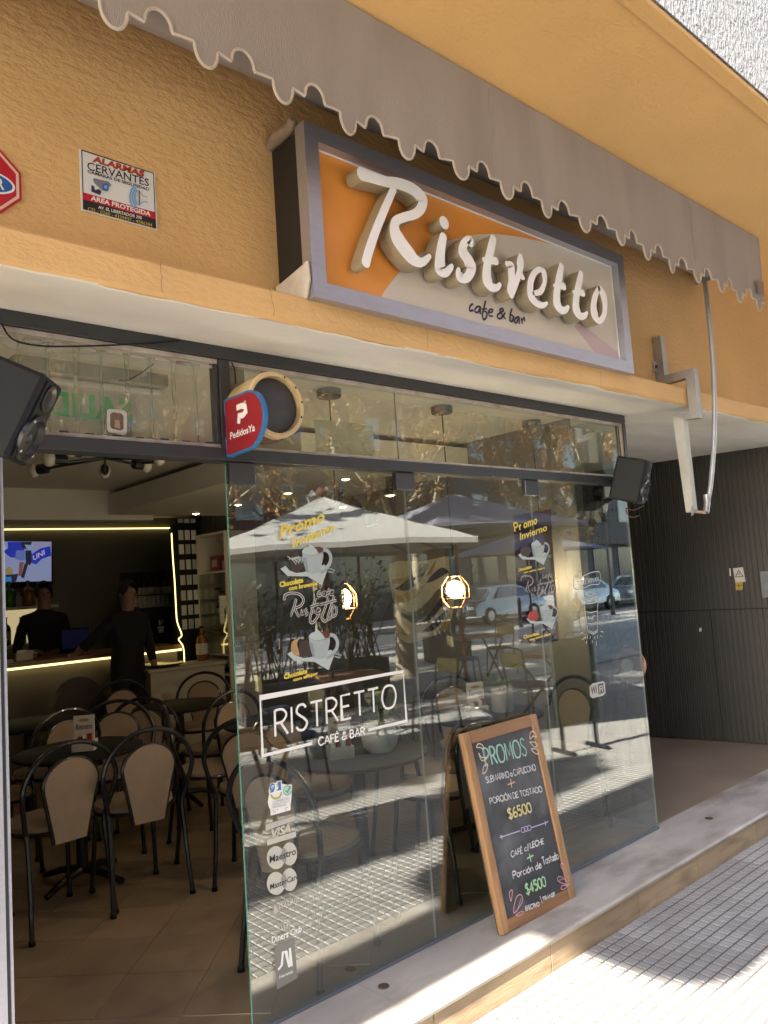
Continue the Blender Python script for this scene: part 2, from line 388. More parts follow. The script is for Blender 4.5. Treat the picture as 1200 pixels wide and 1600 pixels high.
NX0, NR = 1.85, 11
NX1 = NX0 + 27 * TS           # tiles built one by one: 27 x 11
first = True
for i in range(27):
    for j in range(NR):
        o = t0 if first else t0.copy()
        if not first: COL.objects.link(o)
        first = False; o.parent = side
        o.location = (NX0 + TS / 2 + i * TS, -0.325 - TS / 2 - j * TS, random.uniform(-0.0012, 0.0008))
        o.rotation_euler = (random.uniform(-.003, .003), random.uniform(-.003, .003), 0)
tm = MB()
for i in range(-10, 66):
    for j in range(30):
        x = NX0 + i * TS; y = -0.325 - (j + 1) * TS
        if NX0 - 0.01 < x < NX1 - 0.01 and j < NR: continue
        tile_cells(tm, x, y, random.uniform(-0.0012, 0.0008))
tm.build('paving_tile_field', TILE, side, kind='stuff')
struct(MB().box((-40, -13.66, -0.30), (70, -13.5, -0.004), bev=0.0).build('kerb', mat('kerb_concrete', (0.32, 0.31, 0.29), 0.85, var=0.12, vscale=5)))
struct(MB().box((-60, -19.0, -0.32), (90, -13.66, -0.14)).build('road', mat('asphalt', (0.06, 0.06, 0.062), 0.85, var=0.2, vscale=4, bump=0.004, bscale=120)))
struct(MB().box((-60, -30.0, -0.32), (90, -19.0, 0.0)).build('far_pavement', mat('far_paving', (0.30, 0.27, 0.24), 0.85, var=0.14, vscale=3)))
struct(MB().box((-300, -300, -0.6), (300, 300, -0.33)).build('ground', mat('bare_ground', (0.2, 0.17, 0.13), 0.9, var=0.1)))

# step: marble treads with a rounded nose, tan marble risers
stp = MB().box((-3, -0.305, -0.02), (9, 0.0, FZ - 0.031)).build('doorstep', GROUT); struct(stp)
xs = [-3.0, -1.6, -0.4, 0.62, 1.93, 2.88, 3.86, 4.92, 5.9, 6.7]
for a, c in zip(xs, xs[1:]):
    m = MB(); prof = [(-0.342, -0.026), (-0.346, -0.013), (-0.342, -0.003), (-0.334, 0.0), (0.045, 0.0), (0.045, -0.03), (-0.338, -0.03)]
    vs = [(a + .0015, y, FZ + z) for y, z in prof] + [(c - .0015, y, FZ + z) for y, z in prof]; k = len(prof)
    m.add(vs, [tuple(range(k)), tuple(range(2 * k - 1, k - 1, -1))] + [(i, k + i, k + (i + 1) % k, (i + 1) % k) for i in range(k)])
    m.build('marble_slab', MARBLE, stp)
xs = [-3.0, -1.2, 0.3, 1.35, 2.02, 2.72, 3.42, 4.02, 4.75, 5.6, 6.7]
for a, c in zip(xs, xs[1:]):
    MB().box((a + .002, -0.327, -0.03), (c - .002, -0.306, FZ - 0.031), bev=0.002).build('riser_slab', TRAV, stp)
for x, y in ((1.98, -0.10), (4.55, -0.14)):
    MB().lathe([(0.022, 0), (0.022, 0.003), (0.018, 0.004)], 16, c=(x, y, FZ + .0005)).build('floor_stop', mat('brass_stop', (0.14, 0.11, 0.07), 0.5, 0.6), stp)

# ================================================================== the cafe building
bld = thing('cafe_building', 'orange stucco corner building with white soffit over the glass shop front', 'building', (0, 0, 0))
MB().box((-8, WALLY, 2.72), (12, 0.25, OVZ - .001)).build('upper_wall', ORANGE, bld)
# ledge band: soft front edge above the white soffit
b = MB(); prof = [(BANDY + .01, SOFZ + .001), (BANDY, SOFZ + .012), (BANDY - .002, 2.699), (BANDY + .002, 2.706), (BANDY + .012, 2.708), (WALLY - .001, 2.716), (WALLY - .001, SOFZ + .001)]
xs_ = [-8 + i * 0.1 for i in range(201)]
vs = []
for x in xs_:
    w1 = 0.004 * math.sin(x * 3.1) + 0.002 * math.sin(x * 9.7 + 1)
    vs += [(x, y + (w1 if i in (1, 2, 3) else 0), z + (0.5 * w1 if i in (2, 3, 4) else 0)) for i, (y, z) in enumerate(prof)]
k = len(prof)
b.add(vs, [(i * k + j, (i + 1) * k + j, (i + 1) * k + (j + 1) % k, i * k + (j + 1) % k) for i in range(200) for j in range(k)])
b.build('ledge_band', ORANGE, bld)
# hairline cracks and a dark drip line in the paint
CRK = mat('paint_crack', (0.26, 0.13, 0.05), 0.9)
ckp = Print(facade(BANDY - .0085), .0, .0002)
for cx_ in (1.06, 1.46, 2.2, 3.45, 4.7):
    pts = [(cx_, 2.61)]
    while pts[-1][1] < 2.695: pts.append((pts[-1][0] + random.uniform(-.006, .006), pts[-1][1] + .012))
    ckp.ribbon(pts, .0016, CRK, px=False)
ckp.build('paint_cracks', bld)['kind'] = 'stuff'
# white plastered soffit with an uneven painted edge
b = MB(); vs = []; fs = []
for i in range(401):
    x = -8 + i * 0.05
    e = 0.006 * math.sin(x * 7.3) + 0.004 * math.sin(x * 19 + 2) + random.uniform(-.004, .004)
    vs += [(x, BANDY + .011 + 0.004 * math.sin(x * 5), SOFZ + 0.004 + e * .6), (x, BANDY + .02 + e, SOFZ - .002), (x, -0.20, SOFZ - .003 + .003 * math.sin(x * 4)), (x, 0.02, SOFZ - .002), (x, 0.02, SOFZ + .10), (x, BANDY + .03, SOFZ + .10)]
b.add(vs, [(i * 6 + j, (i + 1) * 6 + j, (i + 1) * 6 + (j + 1) % 6, i * 6 + (j + 1) % 6) for i in range(400) for j in range(6)])
b.build('soffit', WHITEW, bld, smooth=False)
MB().box((4.235, 0.0205, SOFZ - .003), (12, 5.0, SOFZ + .1)).build('entry_ceiling', WHITEW, bld)
# overhang
MB().box((-9, -1.205, OVZ), (14, WALLY, OVZ + .011)).build('overhang_soffit', ORANGE_S, bld)
MB().box((-9, -1.272, OVZ - .012), (14, -1.206, OVZ + .010), bev=0.004).build('drip_edge', ORANGE_S, bld)
MB().box((-9, -1.279, OVZ + .012), (14, -1.0, OVZ + 3.0)).build('balcony_parapet', CONC, bld)
MB().box((-9, -1.0, OVZ + 2.2), (14, 0.25, 16)).build('upper_storeys', CONC, bld)
MB().box((-8, -0.02, 0), (0.60, 0.25, SOFZ)).build('side_pier', ORANGE, bld)
MB().box((6.84, -0.02, 0), (12, 0.25, SOFZ - .004)).build('side_pier', ORANGE, bld)
MB().box((-8, 0.25, OVZ), (14, 7.0, 12)).build('building_core', CONC, bld)

# slab and parapet added out of view, left and above, to cast the pavement shadow
caster = thing('shade_caster', 'unseen slab with rounded corner added left of the shop to shade the pavement', 'shade_caster')
out = [(-5.38, -1.281), (-5.38, -2.02)] + [(-5.38 + .32 - .32 * math.cos(rad(a)), -2.02 - .32 * math.sin(rad(a))) for a in range(15, 91, 15)] + [(-2.5, -2.34), (-2.5, -1.281)]
hp = lambda u, v, d: Vector((u, v, d)); MB().prism(out, hp, 4.85, 5.03).build('slab', CONC, caster)
rim = [(x, y) for x, y in out[1:-1]]; m = MB(); n_ = len(rim)
m.add([(x, y, 5.031) for x, y in rim] + [(x, y, 5.95) for x, y in rim] + [(x * .99 - .0, y + .06, 5.031) for x, y in rim] + [(x * .99, y + .06, 5.95) for x, y in rim],
      [(i, i + 1, n_ + i + 1, n_ + i) for i in range(n_ - 1)] + [(2 * n_ + i, 2 * n_ + i + 1, 3 * n_ + i + 1, 3 * n_ + i) for i in range(n_ - 1)] + [(n_ + i, n_ + i + 1, 3 * n_ + i + 1, 3 * n_ + i) for i in range(n_ - 1)])
m.build('parapet', CONC, caster)

# entrance recess on the right of the shop front
rp = lambda t: (6.70 - 0.220 * t, t)
b = MB(); px0, py0 = rp(0.02); px1, py1 = rp(2.8)
dv = Vector((px1 - px0, py1 - py0, 0)); Ln = dv.length; dv.normalize(); nv = Vector((-dv.y, dv.x, 0)); 
def ribbed(name, s0, s1, z0, z1):
    m = MB(); k = int((s1 - s0) / 0.042); st = (s1 - s0) / k; pts = []
    for i in range(k):
        a = s0 + i * st; pts += [(a, 0), (a + st * .35, 0), (a + st * .5, .011), (a + st * .85, .011)]
    pts.append((s1, 0)); vs = []
    for s_, d in pts:
        p = Vector((px0, py0, 0)) + dv * s_ + nv * d; vs += [(p.x, p.y, z0), (p.x, p.y, z1)]
    m.add(vs, [(2 * i, 2 * i + 2, 2 * i + 3, 2 * i + 1) for i in range(len(pts) - 1)])
    return m.build(name, RIB, rec)
rec = thing('ribbed_wall', 'dark ribbed cladding wall of the entrance recess with small notices', 'wall')
pb = MB(); q0 = Vector((px0, py0, 0)) - dv * .4 - nv * .004; q1 = Vector((px0, py0, 0)) + dv * Ln - nv * .004; e = -nv * .1
pb.add([(q0.x, q0.y, 0), (q1.x, q1.y, 0), (q1.x + e.x, q1.y + e.y, 0), (q0.x + e.x, q0.y + e.y, 0), (q0.x, q0.y, SOFZ), (q1.x, q1.y, SOFZ), (q1.x + e.x, q1.y + e.y, SOFZ), (q0.x + e.x, q0.y + e.y, SOFZ)],
       [(0, 1, 2, 3), (4, 5, 6, 7), (0, 1, 5, 4), (1, 2, 6, 5), (2, 3, 7, 6), (3, 0, 4, 7)]); pb.build('backing', mat('joint_black', (0.01, 0.01, 0.01), 0.8), rec)
ribbed('upper_panel', 0.0, Ln, 1.262, SOFZ - .004)
ribbed('door_leaf', 0.0, 0.683, FZ + .004, 1.252); ribbed('lower_panel', 0.692, Ln, FZ + .004, 1.252)
RW = Plane((px0, py0, 0), tuple(-dv), (0, 0, 1), tuple(nv)); RW.o = RW.o + nv * .0125
def rwpoly(pts, d=0): return [RW.px(*p) for p in pts]
pr = Print(RW, .0006, .0004)
pr.poly([(1145, 888), (1161, 886), (1165, 909), (1149, 910)], mat('notice_paper', (0.62, 0.58, 0.50), 0.7, var=.15, vscale=60)); K_ = mat('print_black', (0.012, 0.012, 0.014), 0.5)
pr.poly([(1149, 910), (1161, 909), (1160, 922), (1150, 922)], mat('notice_yellow', (0.50, 0.34, 0.05), 0.6, var=.3, vscale=80))
pr.ribbon([(1154, 891), (1149.5, 901.5), (1161, 900.5)], .006, K_, closed=True); pr.ribbon([(1154.7, 894.5), (1155, 899)], .006, K_)
pr.ribbon([(1154, 912), (1155, 921)], .006, mat('notice_brown', (0.12, 0.07, 0.02), 0.6)); pr.ribbon([(1150, 915.5), (1160, 914.5)], .006, MAT['notice_brown'])
tag(pr.build('warning_notice'), 'small white warning notice with triangle above a yellow label on dark ribbed wall', 'notice')
pr = Print(RW, .0006, .0004); pr.poly([(1139.5, 888), (1141.3, 888), (1142.5, 900), (1140, 900)], WHITE); tag(pr.build('tape_strip'), 'thin white strip of tape beside the warning notice', 'tape')
pr = Print(RW, .0006, .0004); pr.poly([(1092, 982), (1096, 980), (1096.5, 986), (1093, 987.5)], WHITE); tag(pr.build('paper_scrap'), 'tiny white paper scrap stuck on the dark door leaf', 'paper scrap')
pl = thing('intercom_plate', 'grey metal plate at the right end of the dark ribbed wall', 'plate')
pts = rwpoly([(1188, 893), (1216, 891), (1219, 931), (1192, 934)]); MB().prism(pts, RW, .001, .02).build('panel', mat('grey_plate', (0.13, 0.14, 0.16), 0.5, 0.3), pl)
pp = Print(RW, .0205, .0004); pp.ribbon([(1196, 915), (1199, 919), (1203, 914)], .008, mat('plate_green', (0.10, 0.20, 0.10), 0.5)); 
for yy in (900, 904, 908, 925): pp.ribbon([(1193, yy), (1212, yy - 1)], .003, mat('plate_line', (0.05, 0.05, 0.06), 0.5))
pp.build('marking', pl)
struct(MB().box((4.19, 0.045, -0.02), (6.9, 5.0, FZ - .002)).build('entry_floor', RTILE))
struct(MB().box((4.19, 5.0, 0), (7, 5.2, SOFZ)).build('entry_back_wall', mat('entry_dark', (0.10, 0.085, 0.07), 0.7)))
# ================================================================== metal frame, transoms and glass
F0 = facade(0.0)
ww = thing('shop_front', 'charcoal metal frame with transom over the frameless glass shop front', 'shop front')
def fbox(n, x0, x1, y0, y1, z0, z1, m=DGREY, bev=.003, par=ww): return MB().box((x0, y0, z0), (x1, y1, z1), bev=bev).build(n, m, par)
fbox('top_rail', -0.2, 4.23, -.03, .05, 2.548, 2.597)
fbox('transom_rail', -0.2, 4.20, -.03, .05, 2.166, 2.212)
fbox('mullion', 1.440, 1.484, -.028, .048, 2.2125, 2.5475)
fbox('corner_post', 4.205, 4.232, -.028, .03, 2.2125, 2.5475)
fbox('glazing_bead', 1.486, 4.203, -.02, -.004, 2.530, 2.5475, RUSTW, .002); fbox('glazing_bead', 1.486, 4.203, -.02, -.004, 2.2125, 2.224, RUSTW, .002)
fbox('glazing_bead', 0.62, 1.438, -.02, -.004, 2.530, 2.5475, RUSTW, .002); fbox('glazing_bead', 0.62, 1.438, -.02, -.004, 2.2125, 2.226, RUSTW, .002)
fbox('glazing_bead', 4.190, 4.203, -.02, -.004, 2.2245, 2.5295, RUSTW, .002); fbox('glazing_bead', 1.424, 1.438, -.02, -.004, 2.2265, 2.5295, DGREY, .002)
fbox('floor_channel', 1.47, 4.215, -.008, .022, FZ + .001, FZ + .014, mat('channel_grey', (0.20, 0.21, 0.24), 0.4, 0.6))
GLASSP = mat('pale_glass_edge', (0.30, 0.32, 0.30), 0.25, spec=.8)
def pane(n, x0, x1, z0, z1, y0=0.0, y1=0.01, g=GLASS, par=ww):
    o = MB().box((x0, y0, z0), (x1, y1, z1)).build(n, [g, GLASSE, GLASSP], par)
    for p in o.data.polygons:
        if abs(p.normal.y) < .5: p.material_index = 1 if (p.center.x < 1.465 and x0 > 1.4) else 2
    return o
for a, c in ((1.464, 2.3695), (2.3708, 3.2788), (3.2801, 4.212)): pane('glass_pane', a, c, FZ + .016, 2.162)
for a, c in ((1.486, 2.345), (2.348, 4.188)): pane('transom_pane', a, c, 2.226, 2.530, 0.0, .006, GLASS2)
MB().box((4.205, 0.012, FZ + .016), (4.213, .36, 2.60)).build('return_pane', GLASS, ww)
for x in (1.53, 2.37, 3.28):
    MB().box((x - .055, -.012, 2.085), (x + .055, .022, 2.165), bev=.004).build('patch_fitting', mat('patch_grey', (0.07, 0.072, 0.08), .35, .6), ww)
# sliding glass blades of the left transom, each with its clip
for i in range(9):
    x = 0.66 + i * 0.087; y = .004 + (i % 2) * .009
    p = pane('transom_blade', x, x + .098, 2.228, 2.524, y, y + .004, GLASSB)
    p.rotation_euler = (0, 0, 0)
    MB().box((x + .02, y - .006, 2.516), (x + .075, y - .0005, 2.5285), bev=.002).build('blade_clip', RUSTW, ww)
    MB().box((x + .03, y - .006, 2.2265), (x + .06, y - .0005, 2.236), bev=.002).build('blade_clip', mat('dark_clip', (.05, .035, .03), .6), ww)
# left jamb of the open doorway
jb = thing('door_jamb', 'pale aluminium jamb at the left edge of the open doorway', 'door jamb')
MB().box((0.60, -.012, 0.10), (0.672, .05, 2.164), bev=.003).build('jamb_face', ALU, jb); MB().box((0.6725, .0, 0.10), (0.684, .04, 2.164), bev=.002).build('jamb_stop', DGREY, jb)
MB().box((0.6845, .004, 0.10), (0.694, .03, 2.164), bev=.002).build('jamb_seal', ALU, jb)

def cable(name, pts, r, m, label):
    o = MB().tube(cr(pts, 8), r, 7).build(name, m, smooth=True); return tag(o, label, 'cable')
q = lambda x, y, Y: tuple(onY(x, y, Y))
cable('cable', [q(2, 505, -.03), q(20, 530, -.035), q(60, 540, -.034), q(120, 541, -.034), q(200, 538, -.034), q(280, 532, -.034)], .003, BLACKP, 'thin black cable slung along the top of the left transom')
cable('cable', [q(185, 594, .06), q(200, 594, .06), q(222, 582, .06), q(240, 568, .06)], .0025, BLACKP, 'short black wire hanging behind the left transom glass')
cable('cable', [q(362, 566, -.032), q(367, 580, -.034), q(368, 600, -.034)], .003, BLACKP, 'black wire above the red delivery sign')

# ================================================================== light box sign
SX0, SX1, SZ0, SZ1, SY = 1.612, 3.725, 2.697, 3.352, -0.405
sg = thing('sign_box', 'framed light box sign reading Ristretto in raised white letters', 'sign')
BOXK = mat('box_black', (0.010, 0.009, 0.009), 0.55, var=.3, vscale=8, dirt=(0.05, 0.04, 0.035), damt=.3)
MB().box((SX0 + .012, -.36, SZ0 + .012), (SX1 - .012, WALLY - .002, SZ1 - .012)).build('housing', BOXK, sg)
fw = .062
def frame_rail(n, pts2):
    fr = facade(SY); m = MB(); m.prism(pts2, fr, 0, -.055); return m.build(n, ALU, sg)
o4 = [(SX0, SZ0), (SX1, SZ0), (SX1, SZ1), (SX0, SZ1)]; i4 = [(SX0 + fw, SZ0 + fw), (SX1 - fw, SZ0 + fw), (SX1 - fw, SZ1 - fw), (SX0 + fw, SZ1 - fw)]
for k in range(4): frame_rail('frame_rail', [o4[k], o4[(k + 1) % 4], i4[(k + 1) % 4], i4[k]])
FY = -.362
SIGNO = mat('sign_orange', (0.80, 0.32, 0.065), 0.35, var=.12, vscale=2.2); SIGNC = mat('sign_cream', (0.66, 0.60, 0.52), 0.35, var=.07, vscale=3)
fp = Print(facade(FY), 0.0, .0006)
fp.poly([(SX0 + fw - .004, SZ0 + fw - .004), (SX1 - fw + .004, SZ0 + fw - .004), (SX1 - fw + .004, SZ1 - fw + .004), (SX0 + fw - .004, SZ1 - fw + .004)], SIGNO, px=False)
arc = cr([(1.962, SZ0 + fw - .004), (1.985, 2.80), (2.045, 2.868), (2.154, 2.975), (2.312, 3.074), (2.479, 3.153), (2.655, 3.212), (2.842, 3.25), (3.05, 3.276), (3.25, SZ1 - fw + .003)], 6)
fp.poly(arc + [(SX1 - fw + .004, SZ1 - fw + .003), (SX1 - fw + .004, SZ0 + fw - .004)], SIGNC, px=False)
fp.poly([(897, 510), (905, 503), (968, 553), (968, 575), (938, 562)], mat('sign_mauve', (0.56, 0.42, 0.46), .35))
fp.build('face', sg)
bd = MB().tube([(SX0 + fw + .003, FY - .004, SZ1 - fw - .003), (SX1 - fw - .003, FY - .004, SZ1 - fw - .003), (SX1 - fw - .003, FY - .004, SZ0 + fw + .003)], .004, 6); bd.build('face_bead', WHITE, sg)
LY = -.448
LETW = mat('letter_white', (0.88, 0.88, 0.90), 0.3, var=.05, vscale=9); LETS = mat('letter_side_shade', (0.33, 0.28, 0.185), 0.45, var=.12, vscale=8)  # grey-beige letter sides, darkened in colour to stand for shade
LP = facade(LY)
def A_(x, y): return (540 + x / 5.4545, 240 + y / 5.4545)
def B_(x, y): return (660 + x / 7.5, 320 + y / 7.5)
def C_(x, y): return (800 + x / 7.5, 360 + y / 7.5)
def letter(name, strokes):
    m = MB(); lift = [0]
    for tf, sc, pts, dot in strokes:
        if dot:
            u, v = LP.px(*tf(*pts[0][:2])); r = pts[0][2] / sc / 2 * .0030; outl = [(u + r * math.cos(a * .39269), v + r * math.sin(a * .39269)) for a in range(16)]
            m.prism(outl, LP, lift[0], -.066); continue
        P_ = cr([(*LP.px(*tf(a, b)), w_) for a, b, w_ in pts], 6)
        L, R_ = [], []
        for i in range(len(P_)):
            a = Vector(P_[max(0, i - 1)][:2]); c = Vector(P_[min(len(P_) - 1, i + 1)][:2]); t = (c - a).normalized(); nn = Vector((-t.y, t.x))
            # widths were read across the stroke in the picture: turn them into metres on the sign along nn
            p0 = Vector(P_[i][:2]); h = 0.004
            w3 = LP(p0.x + nn.x * h, p0.y + nn.y * h); w2 = LP(p0.x - nn.x * h, p0.y - nn.y * h)
            s1, s2 = proj(w3), proj(w2); pxl = math.hypot(s1[0] - s2[0], s1[1] - s2[1]) / (2 * h)
            hw = P_[i][2] / sc / pxl / 2
            L.append(p0 + nn * hw); R_.append(p0 - nn * hw)
        n_ = len(L); d0, d1 = lift[0], -.066 - lift[0]
        # round caps
        def cap(p, q_, ctr):
            mid = (p + q_) / 2; r = (p - q_).length / 2; d = (mid - ctr); d = d.normalized() if d.length > 1e-6 else Vector((1, 0)); s_ = (p - q_).normalized()
            return [mid + s_ * r * math.cos(an) + d * r * .8 * math.sin(an) for an in (0.6, 1.2, 1.57, 1.94, 2.54)]
        ce = cap(L[-1], R_[-1], (L[-2] + R_[-2]) / 2); cs = cap(R_[0], L[0], (L[1] + R_[1]) / 2)
        front = [LP(p.x, p.y, d0) for p in L + R_]; back = [LP(p.x, p.y, d1) for p in L + R_]; o = len(m.v)
        m.add(front + back, [(i, i + 1, n_ + i + 1, n_ + i) for i in range(n_ - 1)], 0)
        m.f += [tuple(o + k for k in (i, i + 1, 2 * n_ + i + 1, 2 * n_ + i)) for i in range(n_ - 1)] + [tuple(o + n_ + k for k in (i, i + 1, 2 * n_ + i + 1, 2 * n_ + i)) for i in range(n_ - 1)]
        m.m += [1] * (2 * (n_ - 1))
        for pl_ in ([L[-1]] + ce + [R_[-1]], [R_[0]] + cs + [L[0]]):
            k = len(pl_); vs = [LP(p.x, p.y, d0) for p in pl_] + [LP(p.x, p.y, d1) for p in pl_]
            m.add(vs, [tuple(range(k))], 0); m.f += [tuple(len(m.v) - 2 * k + j for j in (i, i + 1, k + i + 1, k + i)) for i in range(k - 1)]; m.m += [1] * (k - 1)
        lift[0] -= .0007
    if any(s[3] for s in strokes): 
        pass
    ob = m.build(name, [LETW, LETS], sg)
    for p in ob.data.polygons: p.material_index = 0 if abs(p.normal.y) > .9 else 1
    return ob
def proj(p):
    v = ROT @ (np.array(p) - CAM); return (600 + FPX * v[0] / v[2], 800 + FPX * v[1] / v[2])
a_, b_s, c_s = 5.4545, 7.5, 7.5
letter('letter_r', [(A_, a_, [(135, 172, 120), (230, 205, 100), (340, 238, 96), (450, 255, 105), (560, 297, 108), (625, 350, 98), (655, 410, 90), (640, 470, 90), (590, 515, 88), (500, 542, 84), (432, 575, 86), (420, 645, 90), (452, 735, 108), (520, 830, 115), (590, 905, 105), (650, 925, 80), (695, 895, 58), (718, 872, 42)], 0),
                    (A_, a_, [(412, 300, 66), (340, 460, 74), (262, 650, 80), (203, 820, 84), (172, 935, 84)], 0)])
letter('letter_i', [(A_, a_, [(835, 705, 72), (815, 800, 84), (805, 900, 90), (812, 985, 95), (850, 1015, 80), (893, 978, 58), (908, 955, 40)], 0), (A_, a_, [(841, 588, 100)], 1)])
letter('letter_s', [(A_, a_, [(1068, 770, 45), (1052, 732, 70), (1010, 772, 80), (1005, 840, 85), (1045, 910, 85), (1070, 980, 90), (1040, 1050, 85), (990, 1065, 76), (965, 1015, 52), (965, 985, 34)], 0)])
letter('letter_t', [(B_, b_s, [(832, 395, 95), (802, 520, 105), (775, 640, 105), (757, 760, 105), (762, 880, 110), (810, 960, 108), (870, 970, 88), (912, 932, 55)], 0), (B_, b_s, [(722, 645, 70), (800, 655, 80), (868, 660, 100)], 0)])
letter('letter_r', [(B_, b_s, [(985, 690, 66), (1035, 710, 80), (1045, 800, 85), (1048, 900, 90), (1040, 1000, 108), (1045, 1060, 60)], 0), (C_, c_s, [(100, 300, 56), (100, 380, 98), (92, 470, 78), (60, 580, 78), (22, 700, 70)], 0), (C_, c_s, [(95, 505, 60), (125, 545, 62), (142, 560, 40)], 0)])
letter('letter_e', [(C_, c_s, [(255, 735, 60), (335, 715, 76), (382, 610, 58), (375, 500, 62), (330, 458, 66), (270, 492, 78), (226, 580, 85), (215, 690, 80), (237, 790, 84), (290, 852, 88), (360, 877, 74), (412, 852, 40)], 0)])
letter('letter_t', [(C_, c_s, [(580, 418, 74), (560, 520, 90), (540, 640, 95), (525, 740, 90), (532, 860, 90), (580, 932, 95), (630, 930, 78), (662, 892, 45)], 0), (C_, c_s, [(497, 650, 56), (560, 652, 70), (613, 655, 96)], 0)])
letter('letter_t', [(C_, c_s, [(810, 508, 74), (790, 600, 86), (765, 720, 90), (750, 830, 86), (757, 930, 90), (800, 1000, 94), (850, 1000, 74), (882, 962, 40)], 0), (C_, c_s, [(722, 725, 52), (790, 727, 70), (838, 735, 88)], 0)])
letter('letter_o', [(C_, c_s, [(1018, 672, 52), (972, 790, 80), (957, 900, 80), (977, 1005, 80), (1025, 1060, 74), (1075, 1000, 70), (1090, 890, 62), (1076, 780, 68), (1040, 700, 68), (1022, 668, 44)], 0)])
D_ = lambda x, y: (720 + x / 10, 450 + y / 10)
NAVY = mat('sign_navy', (0.025, 0.022, 0.06), 0.4)
cp = Print(facade(FY), .0026, .0003)
for st, wd in (([(190, 258), (160, 262), (132, 310), (140, 360), (190, 345)], 22), ([(290, 290), (240, 300), (212, 350), (230, 385), (270, 370), (298, 300)], 20), ([(300, 290), (295, 410)], 20), ([(380, 205), (350, 330), (330, 420), (345, 495), (385, 470), (400, 400), (355, 360)], 20), ([(322, 330), (400, 330)], 18),
               ([(425, 380), (470, 385), (490, 345), (455, 335), (422, 380), (440, 440), (490, 440)], 18), ([(690, 490), (620, 400), (600, 345), (640, 325), (650, 360), (570, 420), (565, 470), (610, 480), (660, 430), (685, 385)], 20),
               ([(790, 325), (760, 430), (765, 520), (800, 510), (810, 450), (770, 420)], 20), ([(895, 450), (840, 480), (828, 540), (860, 545), (895, 470)], 18), ([(898, 450), (900, 570)], 18), ([(935, 470), (945, 570)], 18), ([(945, 510), (975, 465), (985, 525)], 18)):
    cp.ribbon([D_(*p) for p in st], wd / 10 * .0045, NAVY, smooth=True)
cp.build('subtitle', sg)
# torn paper wedge and rag stuffed at the sign's corners
pap = MB(); fr = Plane((SX0 - .004, 0, 0), (0, -1, 0), (0, 0, 1), (-1, 0, 0))
pap.prism([(.19, 2.715), (.375, 2.70), (.40, 2.76), (.395, 2.83), (.30, 2.815), (.19, 2.80)], fr, 0, .006)
tag(pap.build('paper_sheet', mat('torn_paper', (0.55, 0.50, 0.45), .8, var=.12, vscale=20, bump=.004, bscale=25)), 'crumpled pale paper taped to the lower left side of the sign box', 'paper')
rg = MB().tube(cr([(SX0 - .01, -.19, 3.345), (SX0 + .005, -.24, 3.372), (SX0 + .01, -.30, 3.375), (SX0 + .0, -.345, 3.385)], 5), [.018, .02, .022, .024, .026, .027, .027, .026, .026, .025, .024, .023, .022, .02, .018, .012], 9)
tag(rg.build('paper_roll', mat('brown_paper', (0.27, 0.20, 0.135), .8, var=.2, vscale=25, bump=.006, bscale=40), smooth=True), 'rolled brown paper lying on the top left corner of the sign', 'paper roll')

# ================================================================== awning
aw = thing('awning', 'retracted grey awning with scalloped valance and pale piping', 'awning')
AWM = mat('awning_cloth', (0.34, 0.305, 0.29), 0.9, var=.08, vscale=2.5, stretch=(1.6, 1, .22), dirt=(0.24, 0.205, 0.18), dscale=3.2, damt=.55, bump=.0015, bscale=300)
PIPM = mat('awning_piping', (0.46, 0.41, 0.355), 0.8, var=.12, vscale=14)
AY = -.62; AX0, AX1 = -2.4, 5.03; PZ = 3.272; per = .275
edge = []
x = 0.825 - per * 12
def lobe_pts(c):
    r = []
    for a in range(0, 181, 15): r.append((c - .037 * math.cos(rad(a)), PZ - .004 - .056 * math.sin(rad(a))))
    r.append((c + .039, PZ + .004)); r.append((c + .085, PZ - .004))
    for a in range(0, 181, 15): r.append((c + .1275 - .040 * math.cos(rad(a)), PZ + .004 + .048 * math.sin(rad(a))))
    r.append((c + .170, PZ - .002)); r.append((c + .2, PZ + .002)); r.append((c + .234, PZ + .004))
    return r
while x < AX1 + .3:
    edge += [p for p in lobe_pts(x) if AX0 <= p[0] <= AX1]; x += per
edge = [(AX0, PZ)] + edge + [(AX1, edge[-1][1])]
def sway(x, z):   # soft hanging folds
    k = (OVZ - z) / .45
    return AY - .012 * k * math.sin(x * 2.3 + .6) - .009 * k * math.sin(x * 6.1) - .005 * k * math.sin(x * 14.3 + 2 * math.sin(x * 3))
m = MB(); n_ = len(edge); vs = []
for lv in range(6):
    for (ex_, ez) in edge:
        z = ez + (3.694 - ez) * lv / 5; vs.append((ex_, sway(ex_, z), z))
m.add(vs, [(l * n_ + i, l * n_ + i + 1, (l + 1) * n_ + i + 1, (l + 1) * n_ + i) for l in range(5) for i in range(n_ - 1)])
vb = [(a, b + .003, c) for a, b, c in vs]
m.add(vb, [(l * n_ + i, l * n_ + i + 1, (l + 1) * n_ + i + 1, (l + 1) * n_ + i) for l in range(5) for i in range(n_ - 1)])
m.build('valance', AWM, aw, smooth=True)
MB().tube([(a, sway(a, b) - .001, b) for a, b in edge], .0054, 6).build('piping', PIPM, aw)
MB().tube([(AX0, AY + .04, 3.655), (AX1 - .01, AY + .04, 3.655)], .02, 10).build('front_bar', ZINC, aw)
MB().tube([(AX0, -.28, 3.60), (AX1 - .03, -.28, 3.60)], .055, 16).build('roller', AWM, aw, smooth=True)
MB().box((AX0, -.575, 3.678), (AX1 - .02, -.29, 3.684)).build('roof_cloth', AWM, aw)
MB().box((AX1 - .028, -.36, 3.53), (AX1 - .014, -.19, 3.67)).build('end_bracket', ZINC, aw)
